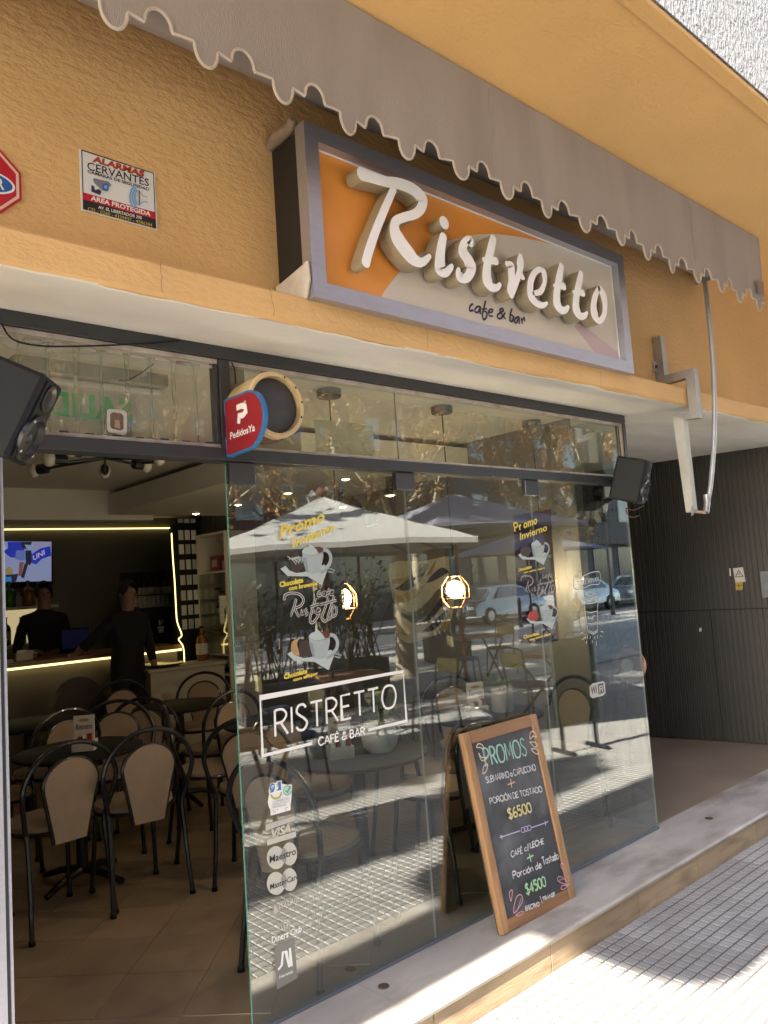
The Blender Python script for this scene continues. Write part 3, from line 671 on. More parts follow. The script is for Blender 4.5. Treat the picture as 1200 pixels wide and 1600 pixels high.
for xx in (2.41, 4.105):
    s_ = MB(); s_.tube([(xx, sway(xx, z) - .0012, z) for z in (3.34, 3.45, 3.56, 3.665)], .0028, 5); s_.build('seam', AWM, aw)
sq = Print(Plane((0, AY - .014, 0), (1, 0, 0), (0, 0, 1), (0, -1, 0)), .0); sq.poly([(1184, 438), (1193, 441), (1194, 461), (1185, 458)], mat('cloth_patch', (0.26, 0.19, 0.165), .9)); sq.build('patch', aw)

# bracket post and crank rod under the awning
bp = thing('crank_bracket', 'stepped square tube bracket running from the wall down below the soffit', 'bracket')
def sqtube(n, pts, w_, xc, m=ZINC):
    mm = MB()
    # closed outline in the Y-Z plane, extruded in x
    fr = Plane((xc, 0, 0), (0, 1, 0), (0, 0, 1), (1, 0, 0)); mm.prism(pts, fr, -w_ / 2, w_ / 2); return mm.build(n, m, bp)
XB = 4.395
sqtube('wall_leg', [(-.182, 3.06), (-.238, 3.065), (-.238, 2.815), (-.182, 2.76)], .05, XB)
sqtube('upper_arm', [(-.2385, 2.8145), (-.422, 2.818), (-.368, 2.765), (-.1825, 2.7595)], .05, XB)
sqtube('front_leg', [(-.4225, 2.8175), (-.4225, 2.515), (-.368, 2.56), (-.3685, 2.7645)], .05, XB)
sqtube('lower_arm', [(-.4225, 2.5145), (-.33, 2.522), (-.262, 2.568), (-.3685, 2.5595)], .05, XB)
sqtube('post', [(-.262, 2.567), (-.3295, 2.522), (-.332, 1.975), (-.285, 1.972)], .05, XB, mat('pale_post', (0.48, 0.48, 0.43), .6, .2, var=.12, vscale=9, dirt=(.3, .28, .24)))
MB().box((XB - .055, -.196, 2.845), (XB - .0255, -.182, 2.91), bev=.003).build('fixing_tab', ZINC, bp); MB().lathe([(.011, 0), (.011, .006), (.005, .008)], 10, M=Matrix.Translation((XB - .04, -.1965, 2.878)) @ Matrix.Rotation(rad(90), 4, 'X')).build('bolt', DGREY, bp)
cr_ = thing('crank_rod', 'bent grey awning crank rod hanging beside the bracket post', 'crank rod')
rodpts = [(1096, 412), (1101, 440), (1108, 500), (1114, 570), (1116, 640), (1115, 700), (1110, 760), (1105, 786)]
Yr = [-.40, -.42, -.44, -.45, -.45, -.44, -.42, -.40]
MB().tube(cr([tuple(onY(a, b, y)) for (a, b), y in zip(rodpts, Yr)], 6), .0135, 10).build('rod', mat('rod_grey', (0.40, 0.42, 0.44), .4, .5, var=.1, vscale=10), cr_, smooth=True)
e0 = onY(1105, 786, -.40); e1 = onY(1103, 801, -.40); e2 = onY(1084, 799, -.345)
MB().tube([e0 + Vector((0, 0, .05)), e0, e1], .018, 10).build('socket', ZINC, cr_, smooth=True); MB().tube([e1, e2], .010, 8).build('pivot', mat('pivot_brass', (.35, .25, .18), .5, .5), cr_); MB().tube([e2, e2 + (e2 - e1).normalized() * .012], [.022, .03], 12).build('flange', ZINC, cr_)

# ================================================================== speakers
def speaker(name, label, loc, rz, pitch, sc=1.0):
    t = thing(name, label, 'loudspeaker', loc); t.rotation_euler = (pitch, 0, rz); t['group'] = 'black loudspeakers above the shop front'
    w_, d_, h_ = .20 * sc, .22 * sc, .325 * sc      # front looks along -y
    MB().box((-w_ / 2, -d_ / 2, -h_ / 2), (w_ / 2, d_ / 2, h_ / 2), bev=.012).build('cabinet', BLACKP, t)
    M = Matrix.Translation((0, -d_ / 2, -.06 * sc)) @ Matrix.Rotation(rad(90), 4, 'X')
    MB().lathe([(.088 * sc, -.002), (.088 * sc, .012), (.072 * sc, .016), (.066 * sc, .004), (.02 * sc, -.02)], 24, M=M).build('woofer', mat('speaker_rubber', (.02, .02, .023), .35), t, smooth=True)
    MB().sphere((0, 0, 0), .022 * sc, 12, sc=(1, 1, .5), M=M).build('dust_cap', mat('cone_grey', (.06, .06, .065), .3, .4), t, smooth=True)
    M2 = Matrix.Translation((0, -d_ / 2, .095 * sc)) @ Matrix.Rotation(rad(90), 4, 'X')
    MB().lathe([(.05 * sc, -.001), (.05 * sc, .006), (.04 * sc, .006), (.014 * sc, -.01)], 20, M=M2).build('tweeter', MAT['speaker_rubber'], t, smooth=True)
    MB().box((-w_ / 2 + .02, -d_ / 2 - .006, -h_ / 2 + .012), (-w_ / 2 + .03, -d_ / 2 + .004, h_ / 2 - .012), bev=.002).build('trim', BLACKP, t)
    for a in range(4):
        an = rad(45 + 90 * a); MB().sphere((.08 * sc * math.cos(an), 0, .08 * sc * math.sin(an)), .006 * sc, 8, M=Matrix.Translation((0, -d_ / 2 - .013, -.06 * sc))).build('screw', ZINC, t)
    return t
spl = speaker('loudspeaker', 'large black loudspeaker at the left end over the open doorway', tuple(onY(62, 662, -.25) - Vector((.75, -.52, -.44)) * .095), rad(54), rad(26), .79)
MB().tube([(0, .10, 0), (0, .17, .0)], .02, 8).build('bracket', BLACKM, spl)
spr = speaker('loudspeaker', 'smaller black loudspeaker at the right end under the white soffit', tuple(onY(1010, 755, -.22) - Vector((.3, -.9, -.3)) * .09), rad(16), rad(17), .78)
MB().box((-.02, .08, -.12), (.02, .20, -.06)).build('bracket', BLACKM, spr)
cable('cable', [q(1006, 790, -.1), q(990, 797, -.1), q(978, 795, -.09), q(985, 808, -.09), q(998, 806, -.1)], .0035, mat('wire_red', (.10, .03, .03), .5), 'loose reddish speaker wires under the right loudspeaker')

# ================================================================== delivery sign, drum lamp
ps = thing('delivery_sign', 'small red projecting sign with blue rim and white P reading PedidosYa', 'sign')
PX = 1.452; PPL = Plane((PX, 0, 0), (0, -1, 0), (0, 0, 1), (-1, 0, 0))
E4 = lambda x, y: (340 + x / 7.5, 570 + y / 7.5)
outl = cr([E4(*p) for p in [(70, 425), (200, 365), (330, 305), (400, 298), (460, 330), (505, 400), (535, 500), (545, 610), (530, 720), (490, 840), (440, 930), (385, 985), (240, 1040), (100, 1080), (88, 900), (75, 600)]], 3, True)
pts = [PPL.px(*p) for p in outl]
MB().prism(pts, PPL, 0, -.016).build('rim', mat('sign_blue', (0.03, 0.16, 0.38), .4), ps)
cx_ = sum(p[0] for p in pts) / len(pts); cy_ = sum(p[1] for p in pts) / len(pts)
pr = Print(PPL, .0005, .0002)
pr.poly([(cx_ + (a - cx_) * .92 , cy_ + (b - cy_) * .93) for a, b in pts], mat('sign_red', (0.30, 0.018, 0.026), .35), px=False)
pr.ribbon([E4(*p) for p in [(222, 505), (285, 480), (325, 490), (332, 545), (300, 590), (255, 600), (248, 690)]], .021, WHITE)
pr.text('PedidosYa', E4(150, 878), E4(440, 775), E4(148, 795), WHITE, bold=.018)
pr.build('front', ps); MB().box((PX - .014, -.035, 2.25), (PX + .016, -.0305, 2.33)).build('mount', DGREY, ps)
dr = thing('drum_lamp', 'beige round drum with dark disc face fixed on the transom beside the red sign', 'drum lamp')
BEI = mat('beige_drum', (0.58, 0.42, 0.22), .45, var=.06, vscale=4)
dc = (1.575, 0, 2.352)
Md = Matrix.Translation((dc[0], -.012, dc[2])) @ Matrix.Rotation(rad(90), 4, 'X')
MB().lathe([(.10, .0), (.116, .012), (.122, .10), (.124, .165), (.123, .178), (.116, .184), (.106, .182), (.104, .160), (.104, .10)], 40, M=Md).build('shell', BEI, dr, smooth=True)
MB().lathe([(.1015, .135), (.1015, .158), (.096, .162), (.001, .163)], 40, M=Md).build('disc', mat('drum_disc', (.045, .043, .045), .5, var=.1), dr, smooth=True)
for a in (-20, 10, 40, 70): MB().box((-.003, -.003, 0), (.003, .003, .003), M=Md @ Matrix.Rotation(rad(a), 4, 'Z') @ Matrix.Translation((.1115, 0, .1835))).build('slot', BLACKP, dr)
MB().box((1.50, -.16, 2.229), (1.62, -.06, 2.2355), bev=.002).build('clamp', mat('rust_clamp', (.10, .05, .03), .7), dr)
MB().box((1.488, -.006, 2.228), (1.56, -.001, 2.526)).build('backing_board', mat('grimy_board', (.22, .20, .14), .8, var=.3, vscale=12, dirt=(.06, .05, .03), damt=.8, dscale=6), dr)

# ================================================================== notices on the orange wall
RED = mat('print_red', (0.50, 0.012, 0.03), .4); BLU = mat('print_blue', (0.02, 0.11, 0.45), .4); SKYB = mat('print_skyblue', (0.22, 0.42, 0.70), .4); GREY = mat('print_grey', (0.20, 0.21, 0.26), .4)
WP = facade(WALLY - .006)
F6 = lambda x, y: (90 + x * 190 / 1200, 220 + y * 160 / 1011)
al = thing('alarm_sign', 'white rectangular alarm notice with red strip reading AREA PROTEGIDA', 'sign')
c4 = [WP.px(*F6(*p)) for p in ((212, 78), (958, 318), (985, 880), (238, 685))]; MB().prism(c4, WP, 0, -.0045).build('plate', mat('plate_white', (.74, .75, .76), .4), al)
pr = Print(WP, .0004, .0002)
pr.ribbon([F6(*p) for p in [(238, 92), (945, 322), (968, 862), (255, 672)]], .0035, K_, closed=True)
pr.poly([F6(*p) for p in [(248, 508), (962, 706), (965, 776), (251, 578)]], RED); pr.poly([F6(*p) for p in [(251, 578), (965, 776), (968, 862), (255, 672)]], K_)
AR = mat('alarm_red', (0.55, 0.06, 0.01), .4)
pr.text('ALARMAS', F6(340, 208), F6(850, 362), F6(352, 145), K_, bold=.05); pr.text('ALARMAS', F6(342, 204), F6(850, 356), F6(354, 146), AR, bold=.03)
pr.text('CERVANTES', F6(290, 285), F6(900, 455), F6(290, 205), K_, bold=.008); pr.text('CAMARAS DE SEGURIDAD', F6(294, 318), F6(903, 498), F6(294, 286), K_, bold=.02)
pr.text('AREA PROTEGIDA', F6(325, 588), F6(915, 750), F6(328, 540), WHITE, bold=.03); pr.text('AV. EL LIBERTADOR 290', F6(398, 672), F6(828, 780), F6(400, 640), WHITE, bold=.02)
YEL = mat('print_gold', (0.55, 0.42, 0.10), .4); pr.text('CEL.: 0260 - 4339937 - 4586384', F6(295, 690), F6(930, 852), F6(298, 655), YEL, bold=.01)
pr.poly([F6(*p) for p in [(360, 372), (500, 405), (528, 440), (520, 455), (505, 445), (495, 500), (440, 495), (360, 420), (345, 385)]], GREY); pr.ell(F6(472, 460), 5, 6, BLU); pr.ell(F6(472, 460), 2.6, 3.2, SKYB)
pr.poly([F6(*p) for p in [(330, 440), (355, 450), (365, 490), (410, 480), (430, 505), (415, 540), (330, 505)]], mat('print_darkblue', (.03, .035, .09), .4))
for k, r in enumerate((30, 55, 80)):
    pr.ribbon([F6(790 - r * math.cos(t * .3) * 1.0, 560 + t * 12 + r * .95 * math.sin(t * .3)) for t in range(-4, 5)], .006, SKYB)
pr.ribbon([F6(*p) for p in [(800, 495), (805, 645)]], .003, K_); pr.ribbon([F6(*p) for p in [(800, 500), (840, 550), (880, 560)]], .0022, GREY); pr.ribbon([F6(*p) for p in [(805, 635), (845, 605), (885, 612)]], .0035, SKYB)
pr.build('print', al)
oc = thing('octagon_sign', 'red octagonal sign with blue oval cut by the left edge of the view', 'sign')
R8 = .098; ocx, ocz = .613, 2.925
MB().prism([(ocx + R8 * 1.08 * math.cos(rad(22.5 + 45 * k)), ocz + R8 * 1.08 * math.sin(rad(22.5 + 45 * k))) for k in range(8)], WP, 0, -.005).build('plate', RED, oc)
pr = Print(WP, .0004, .0002); o8 = [(ocx + R8 * .96 * math.cos(rad(22.5 + 45 * k)), ocz + R8 * .96 * math.sin(rad(22.5 + 45 * k))) for k in range(8)]
pr.ribbon(o8, .008, mat('print_peach', (.72, .55, .45), .4), px=False, closed=True); pr.ell((ocx, ocz - .01), .080, .036, WHITE, px=False, n=32); pr.ell((ocx, ocz - .01), .073, .030, BLU, px=False, n=32)
pr.text('R', (ocx + .028, ocz - .028), (ocx + .050, ocz - .026), (ocx + .028, ocz + .006), WHITE, px=False, bold=.02); pr.build('print', oc)
# ================================================================== prints on the shop glass
GF = facade(0.0)          # outer face
GI = Plane((0, 0.0125, 0), (1, 0, 0), (0, 0, 1), (0, -1, 0))   # behind the glass
PALE = mat('frosted_vinyl', (0.50, 0.49, 0.44), .6); FROST = mat('faint_vinyl', (0.46, 0.45, 0.41), .6); YEL2 = mat('poster_yellow', (0.72, 0.56, 0.07), .5)
MUG = mat('poster_mug', (0.34, 0.39, 0.39), .5, var=.06, vscale=30); MUGS = mat('poster_mug_shade', (0.22, 0.28, 0.29), .5); CREAM = mat('poster_cream', (.42, .48, .47), .5); CHOC = mat('poster_choc', (.10, .025, .02), .5); BROWN = mat('poster_brownie', (.04, .025, .02), .5)
PDARK = mat('poster_dark', (.075, .052, .048), .5, var=.2, vscale=6); PWINE = mat('poster_wine', (.15, .035, .034), .5, var=.2, vscale=6); ORN = mat('poster_alfajor', (.42, .26, .12), .5, var=.2, vscale=30); REDP = mat('poster_redcake', (.35, .03, .02), .5, var=.3, vscale=40)

lg = Print(GF, .0005, .0003)
Q = lambda x, y: (360 + x / 3.3333, 1030 + y / 3.3333)
lg.ribbon([Q(*p) for p in [(425, 438), (168, 503), (155, 201), (899, 63), (917, 321), (718, 369)]], .0115, WHITE)
lg.strokes('RISTRETTO', Q(234, 403), Q(860, 246), Q(230, 268), .0092, WHITE, gap=.20)
lg.strokes('CAFÉ & BAR', Q(455, 449), Q(692, 391), Q(453, 409), .0058, WHITE, gap=.16)
tag(lg.build('window_logo'), 'white boxed lettering RISTRETTO CAFÉ & BAR across the shop glass', 'window lettering')

def mug(pr, dx, dy, s, side, cx=488.0, cy=862.7):
    T = lambda x, y: (cx + dx + ((400 + x / 7.5) - cx) * s, cy + dy + ((790 + y / 7.5) - cy) * s)
    P = lambda l: [T(*p) for p in l]
    pr.poly(P([(285, 740), (345, 705), (390, 760), (470, 790), (560, 780), (800, 690), (842, 740), (770, 930), (600, 830), (370, 825)]), CREAM)
    if side == 'brownie':
        pr.poly(P([(370, 610), (450, 560), (555, 600), (585, 690), (500, 785), (425, 770)]), BROWN)
        for k in range(9): pr.ribbon(P([(365 + k * 18, 590 + (k * 37) % 40), (430 + k * 14, 640 - (k * 29) % 50), (470 + k * 8, 690 - (k * 17) % 60)]), .003 * s, CREAM)
    elif side == 'alfajor':
        pr.poly(P(cr([(370, 760), (330, 690), (345, 600), (420, 560), (400, 620), (420, 700), (430, 760)], 4)), ORN); pr.poly(P([(420, 600), (520, 570), (560, 640), (550, 760), (430, 770)]), BROWN)
    elif side == 'red': pr.poly(P([(300, 700), (350, 600), (480, 580), (530, 680), (470, 780), (350, 770)]), REDP)
    else: pr.poly(P([(320, 660), (370, 590), (490, 590), (540, 680), (470, 770), (360, 760)]), BROWN)
    pr.ribbon(P([(785, 515), (840, 535), (872, 600), (860, 680), (800, 750), (740, 790)]), .0155 * s, MUG, smooth=True)
    pr.poly(P([(535, 530), (545, 610), (580, 770), (615, 790), (650, 800), (720, 790), (755, 745), (785, 600), (782, 530)]), MUG)
    pr.poly(P([(540, 610), (560, 700), (580, 770), (615, 790), (600, 700), (585, 610)]), MUGS)
    pr.poly(P(cr([(535, 540), (600, 510), (690, 500), (783, 530), (760, 565), (650, 585), (560, 570)], 4, True)), MUGS)
    pr.poly(P([(690, 485), (750, 480), (785, 520), (770, 550), (715, 555)]), CHOC)
    pr.poly(P(cr([(537, 545), (560, 500), (610, 480), (625, 452), (680, 490), (722, 558), (650, 578), (580, 570)], 3, True)), CREAM)
    pr.ribbon(P([(760, 790), (850, 735), (920, 760), (900, 785), (840, 770)]), .006 * s, MUGS)
def poster(label, corners, m, name):
    t = thing('window_poster', label, 'poster', group='winter offer posters on the glass')
    b = Print(GI, -.002, .0001); b.poly(corners, m); b.build('backing', t); return t
pt1 = poster('tall dark poster with two white mugs above the boxed logo, brownie and alfajor offers', [(429, 806), (531, 783), (546, 1056), (437, 1088)], PDARK, 0)
po = Print(GF, .0005, .00012)
O5 = lambda x, y: (400 + x / 7.5, 790 + y / 7.5)
po.text('Promo', O5(282, 395), O5(815, 178), O5(258, 255), YEL2, shear=.22, bold=.035); po.text('Invierno', O5(428, 500), O5(925, 300), O5(414, 385), YEL2, shear=.2, bold=.03)
mug(po, 0, 0, 1, 'brownie')
po.text('Chocolate', O5(272, 962), O5(548, 905), O5(270, 892), YEL2, bold=.05); po.text('con brownie', O5(380, 1000), O5(716, 935), O5(378, 945), YEL2, bold=.05)
mug(po, 10, 133, 1, 'alfajor')
O6 = lambda x, y: (400 + x / 7.5, 940 + y / 7.5)
po.text('Chocolate', O6(320, 915), O6(595, 840), O6(318, 850), YEL2, bold=.05); po.text('con alfajor', O6(430, 950), O6(720, 870), O6(428, 895), YEL2, bold=.05)
def script(pr, T, s, m, dk):
    for st in ([(330, 1110), (330, 1055), (400, 1025), (500, 1040), (548, 1100), (520, 1170), (450, 1200)], [(462, 1090), (440, 1180), (405, 1275), (395, 1285)], [(450, 1205), (470, 1260), (500, 1305), (498, 1300)], [(535, 1215), (525, 1270), (548, 1265)], [(590, 1205), (570, 1235), (592, 1265), (565, 1290)],
               [(690, 1080), (640, 1250), (622, 1340), (650, 1375), (700, 1320), (730, 1270)], [(625, 1190), (730, 1150)], [(668, 1215), (660, 1265)], [(700, 1240), (735, 1225), (715, 1210), (700, 1265), (740, 1255)], [(840, 1080), (780, 1250), (760, 1320), (800, 1355), (850, 1300)],
               [(905, 1060), (850, 1230), (830, 1300), (845, 1330), (900, 1270)], [(740, 1160), (930, 1110)], [(915, 1170), (880, 1220), (890, 1300), (930, 1260), (925, 1180)],
               [(745, 1005), (715, 1025), (720, 1060), (755, 1045)], [(790, 1010), (765, 1040), (790, 1055), (800, 1010), (803, 1050)], [(845, 970), (825, 1040), (815, 1090)], [(810, 1030), (850, 1015)], [(860, 1030), (890, 1005), (865, 1005), (862, 1045), (895, 1035)]):
        P = [T(*p) for p in st]; pr.ribbon(P, .0105 * s, m, smooth=True); pr.ribbon(P, .0050 * s, dk, smooth=True)
SCR = mat('poster_script', (.58, .55, .52), .5)
SDK = mat('script_core', (.02, .014, .014), .5)
script(po, O5, 1, SCR, SDK)
po.text('Promo', O6(250, 555), O6(254, 440), O6(265, 550), PALE)
po.build('print', pt1)
pt2 = poster('wine red poster with two white mugs beside the outlined coffee cup drawing', [(802, 806), (861, 795), (874, 1001), (812, 1012)], PWINE, 0)
p2 = Print(GF, .0005, .00012)
O7 = lambda x, y: (780 + x / 6.6667, 790 + y / 6.6667)
p2.strokes('Pr', O7(165, 270), O7(235, 250), O7(150, 185), .0085, YEL2); p2.text('omo', O7(250, 245), O7(395, 190), O7(250, 180), YEL2, bold=.03)
p2.text('Invierno', O7(215, 365), O7(500, 260), O7(205, 290), YEL2, shear=.15, bold=.02)
mug(p2, 840 - 488, 851 - 862.7, .62, 'cake'); mug(p2, 853 - 488, 951 - 862.7, .62, 'red')
p2.text('Chocolate', O7(190, 690), O7(335, 652), O7(188, 656), YEL2, bold=.05); p2.text('con selva negra', O7(248, 712), O7(470, 660), O7(246, 690), YEL2, bold=.05)
p2.text('Chocolate', O7(248, 1390), O7(410, 1345), O7(246, 1355), YEL2, bold=.05); p2.text('con mont blanc', O7(312, 1410), O7(535, 1345), O7(310, 1385), YEL2, bold=.05)
O7b = lambda x, y: O7(225 + (x - 330) * .56, 740 + (y - 1040) * .62)
script(p2, O7b, .62, SCR, SDK)
p2.build('print', pt2)
cc = Print(GF, .0005, .0003)
for st in ([(830, 685), (772, 745), (850, 745), (950, 700), (1045, 695), (1045, 810), (960, 825), (870, 860), (785, 865), (772, 745)], [(845, 725), (825, 690)], [(885, 915), (940, 900), (990, 915), (945, 940), (885, 920)], [(880, 940), (885, 960), (950, 965), (1000, 940)], [(865, 965), (870, 1015), (950, 1020), (1025, 990), (1025, 950), (940, 985), (865, 970)],
           [(885, 1025), (895, 1150), (925, 1325)], [(1025, 1000), (1020, 1150), (1020, 1320)], [(925, 1315), (975, 1340), (1022, 1312)], [(930, 1300), (975, 1322), (1020, 1298)], [(890, 1100), (950, 1115), (1022, 1095)], [(900, 1225), (960, 1232), (1020, 1215)], [(920, 1150), (925, 1185), (945, 1170), (960, 1185), (975, 1150), (1000, 1150)]):
    cc.ribbon([O7(*p) for p in st], .0042, PALE, smooth=len(st) > 3)
for x, y, a, c in ((845, 1330, 870, 1318), (860, 1400, 885, 1370), (895, 1360, 885, 1390), (915, 1350, 905, 1385), (940, 1355, 938, 1390), (960, 1400, 962, 1430), (985, 1360, 988, 1390), (1010, 1350, 1018, 1385), (1000, 1410, 1005, 1460), (900, 1410, 895, 1440), (1045, 1310, 1075, 1318), (1040, 1350, 1060, 1370)): cc.ribbon([O7(x, y), O7(a, c)], .0052, PALE)
cc.text('TAKE AWAY', O7(800, 840), O7(1030, 790), O7(795, 790), PALE, bold=.005)
tag(cc.build('cup_decal'), 'white outlined takeaway cup under a ribbon banner on the right end of the glass', 'window decal')
wf = Print(GF, .0005, .0003)
rr = [(921, 1073), (926, 1068), (942, 1064), (945, 1067), (946, 1083), (942, 1087), (926, 1091), (922, 1088)]
wf.poly(rr, PALE); wf.poly([(934, 1069), (942, 1067), (944, 1082), (935, 1085)], mat('decal_dark', (.05, .055, .05), .5))
wf.text('Wi', (923, 1086), (932.5, 1083), (922.5, 1073), MAT['decal_dark'], bold=.03); wf.text('Fi', (936.5, 1082.5), (942, 1081), (935.8, 1071.5), PALE, bold=.03)
tag(wf.build('wifi_decal'), 'small rounded WiFi sticker low on the right of the glass', 'window decal')
# commercial licence sticker
O9 = lambda x, y: (400 + x / 15, 1200 + y / 15)
st_ = Print(GF, .0005, .00025)
st_.poly([O9(*p) for p in [(345, 1115), (335, 980), (295, 900), (275, 800), (290, 680), (310, 610), (290, 560), (310, 430), (345, 365), (420, 345), (465, 350), (490, 310), (600, 288), (605, 365), (690, 385), (745, 395), (820, 375), (845, 400), (830, 700), (805, 860), (808, 985)]], WHITE)
TEAL = mat('sticker_green', (.12, .40, .28), .5); LB = mat('sticker_blue', (.05, .15, .42), .5); OLV = mat('sticker_olive', (.45, .45, .16), .5)
st_.ribbon([O9(*p) for p in [(430, 400), (380, 380), (330, 440), (345, 510), (400, 520), (430, 460)]], .006, LB, smooth=True); st_.ribbon([O9(*p) for p in [(430, 420), (400, 540), (320, 565)]], .005, LB, smooth=True); st_.ell(O9(378, 465), 2, 2.6, SKYB)
st_.poly([O9(*p) for p in [(515, 320), (575, 305), (585, 510), (470, 535), (520, 480)]], LB); st_.poly([O9(*p) for p in [(470, 370), (500, 325), (515, 322), (512, 430), (490, 445)]], mat('sticker_lime', (.30, .50, .20), .5))
st_.ribbon([O9(*p) for p in [(345, 620), (380, 690), (460, 715), (550, 670), (590, 560)]], .0075, OLV, smooth=True)
st_.ribbon([O9(725 + 88 * math.cos(k * .3), 525 + 105 * math.sin(k * .3)) for k in range(21)], .004, TEAL); st_.ell(O9(725, 525), 4.4, 5.3, mat('sticker_mint', (.50, .72, .62), .5)); st_.ribbon([O9(*p) for p in [(680, 520), (725, 570), (800, 410)]], .006, TEAL)
st_.text('COMERCIO', O9(382, 830), O9(768, 730), O9(378, 775), GREY); st_.text('HABILITADO', O9(362, 890), O9(770, 790), O9(362, 850), GREY)
for k, y in enumerate((905, 925)): st_.ribbon([O9(365, y + 10), O9(700, y - 65)], .0012, GREY)
for x, y in ((385, 1010), (430, 1010), (680, 960)): st_.ribbon([O9(x, y - 40), O9(x + 5, y + 40)], .002, GREY)
st_.ell(O9(490, 968), .8, .8, GREY); st_.ell(O9(710, 920), .8, .8, GREY)
tag(st_.build('licence_sticker'), 'white shaped sticker COMERCIO HABILITADO with green tick under the boxed logo', 'sticker')
# card acceptance stickers
OC = lambda x, y: (410 + x / 5.7143, 1270 + y / 5.7143)
def card(name, label, fn):
    p = Print(GF, .0005, .00025); fn(p); tag(p.build(name), label, 'sticker', 'card stickers in a column on the glass')
MIDG = mat('vinyl_overlap', (.28, .275, .25), .6); DKT = mat('vinyl_cut', (.030, .030, .030), .6)
def f(p):
    p.poly([OC(*k) for k in [(28, 105), (290, 25), (292, 65), (30, 160)]], FROST); p.poly([OC(*k) for k in [(40, 245), (298, 165), (300, 215), (42, 292)]], PALE); p.text('VISA', OC(85, 228), OC(250, 168), OC(80, 150), PALE, shear=.3, bold=.04)
card('card_sticker', 'pale VISA sticker, topmost of the card stickers', f)
def two(p, y0, word, w0, w1):
    p.ell(OC(120, y0 + 12), 14.2, 18, PALE); p.ell(OC(242, y0 - 22), 11.8, 18, PALE)
    p.poly([OC(*k) for k in [(180, y0 - 70), (200, y0 - 75), (215, y0 - 40), (212, y0 + 50), (200, y0 + 62), (175, y0 + 40), (165, y0 - 30)]], MIDG)
    p.text(word, OC(*w0[0]), OC(*w0[1]), OC(*w1), DKT, bold=.015)
card('card_sticker', 'pale two disc Maestro sticker below the VISA one', lambda p: two(p, 388, 'Maestro', ((62, 452), (298, 372)), (62, 385)))
card('card_sticker', 'pale two disc MasterCard sticker in the middle of the column', lambda p: two(p, 618, 'MasterCard', ((66, 690), (320, 590)), (68, 635)))
def f(p): p.text('nativa', OC(148, 860), OC(330, 795), OC(148, 795), FROST, bold=.01); p.poly([OC(*k) for k in cr([(95, 880), (110, 825), (130, 850), (128, 890), (105, 900)], 3, True)], FROST)
card('card_sticker', 'faint nativa lettering under the MasterCard sticker', f)
def f(p):
    p.ell(OC(206, 1005), 7, 8.6, FROST, ring=.003); p.ribbon([OC(192, 975), OC(194, 1040)], .006, FROST); p.ribbon([OC(218, 970), OC(220, 1035)], .006, FROST)
    p.text('Diners Club', OC(84, 1168), OC(350, 1062), OC(80, 1105), WHITE, bold=.02)
card('card_sticker', 'white Diners Club lettering with a ringed emblem above the grey sticker', f)
def f(p):
    p.poly([OC(*k) for k in [(105, 1235), (92, 1180 + 60), (150, 1165), (285, 1118), (312, 1475), (130, 1580)]], mat('vinyl_grey', (.20, .205, .18), .6))
    p.ribbon([OC(*k) for k in [(140, 1402), (172, 1360), (182, 1240), (210, 1240), (238, 1375), (256, 1370), (244, 1205)]], .0085, WHITE, smooth=False)
    p.text('Naranja', OC(152, 1490), OC(272, 1432), OC(150, 1455), WHITE, bold=.01)
card('card_sticker', 'grey Naranja sticker with white N, lowest of the card stickers', f)
# left transom stickers and the exit sign seen from behind
stk = Print(facade(-.002), .0003, .0002)
stk.poly([(167, 641), (171, 639), (194, 641), (198, 646), (198, 676), (194, 680), (170, 675), (167, 671)], PALE); stk.poly([(172, 647), (176, 644), (190, 646), (193, 651), (193, 670), (189, 673), (175, 670), (172, 666)], mat('badge_brown', (.16, .10, .07), .5, var=.3, vscale=60))
for k in range(14): stk.ell((170.5 + (k % 7) * 4, 642.5 if k < 7 else 677), .9, .9, GREY, n=8)
stk.poly([(179, 656), (186, 657), (187, 670), (178, 668)], mat('badge_tan', (.35, .26, .18), .5))
tag(stk.build('badge_sticker'), 'small oval badge sticker on the left transom glass', 'sticker')
es = thing('exit_sign', 'translucent exit sign with green SALIDA letters mirrored in the left transom', 'sign')
EXW = mat('exit_panel', (.55, .57, .55), .4)
MB().box((.74, .075, 2.285), (1.16, .081, 2.40)).build('panel', EXW, es)
ep = Print(Plane((0, .0745, 0), (1, 0, 0), (0, 0, 1), (0, -1, 0)), .0003, .0003); ep.text('SALIDA', (.76, 2.30), (1.145, 2.30), (.76, 2.385), mat('exit_green', (.03, .62, .26), .4), px=False, mirror=True, bold=.03); ep.build('lettering', es)
tf = thing('tube_fixture', 'grey fluorescent tube fitting behind the left transom glass', 'light fitting')
MB().box((.78, .16, 2.47), (1.33, .24, 2.52), bev=.004).build('body', mat('fitting_grey', (.42, .43, .40), .5), tf); MB().tube([(.80, .2, 2.455), (1.31, .2, 2.455)], .012, 10).build('tube', WHITE, tf)
bx = MB().box((1.90, .018, 2.235), (2.22, .019, 2.372)); tag(bx.build('window_card', mat('yellowed_card', (.62, .58, .42), .7, var=.1, vscale=10)), 'yellowed paper card behind the right transom glass beside the drum', 'card')

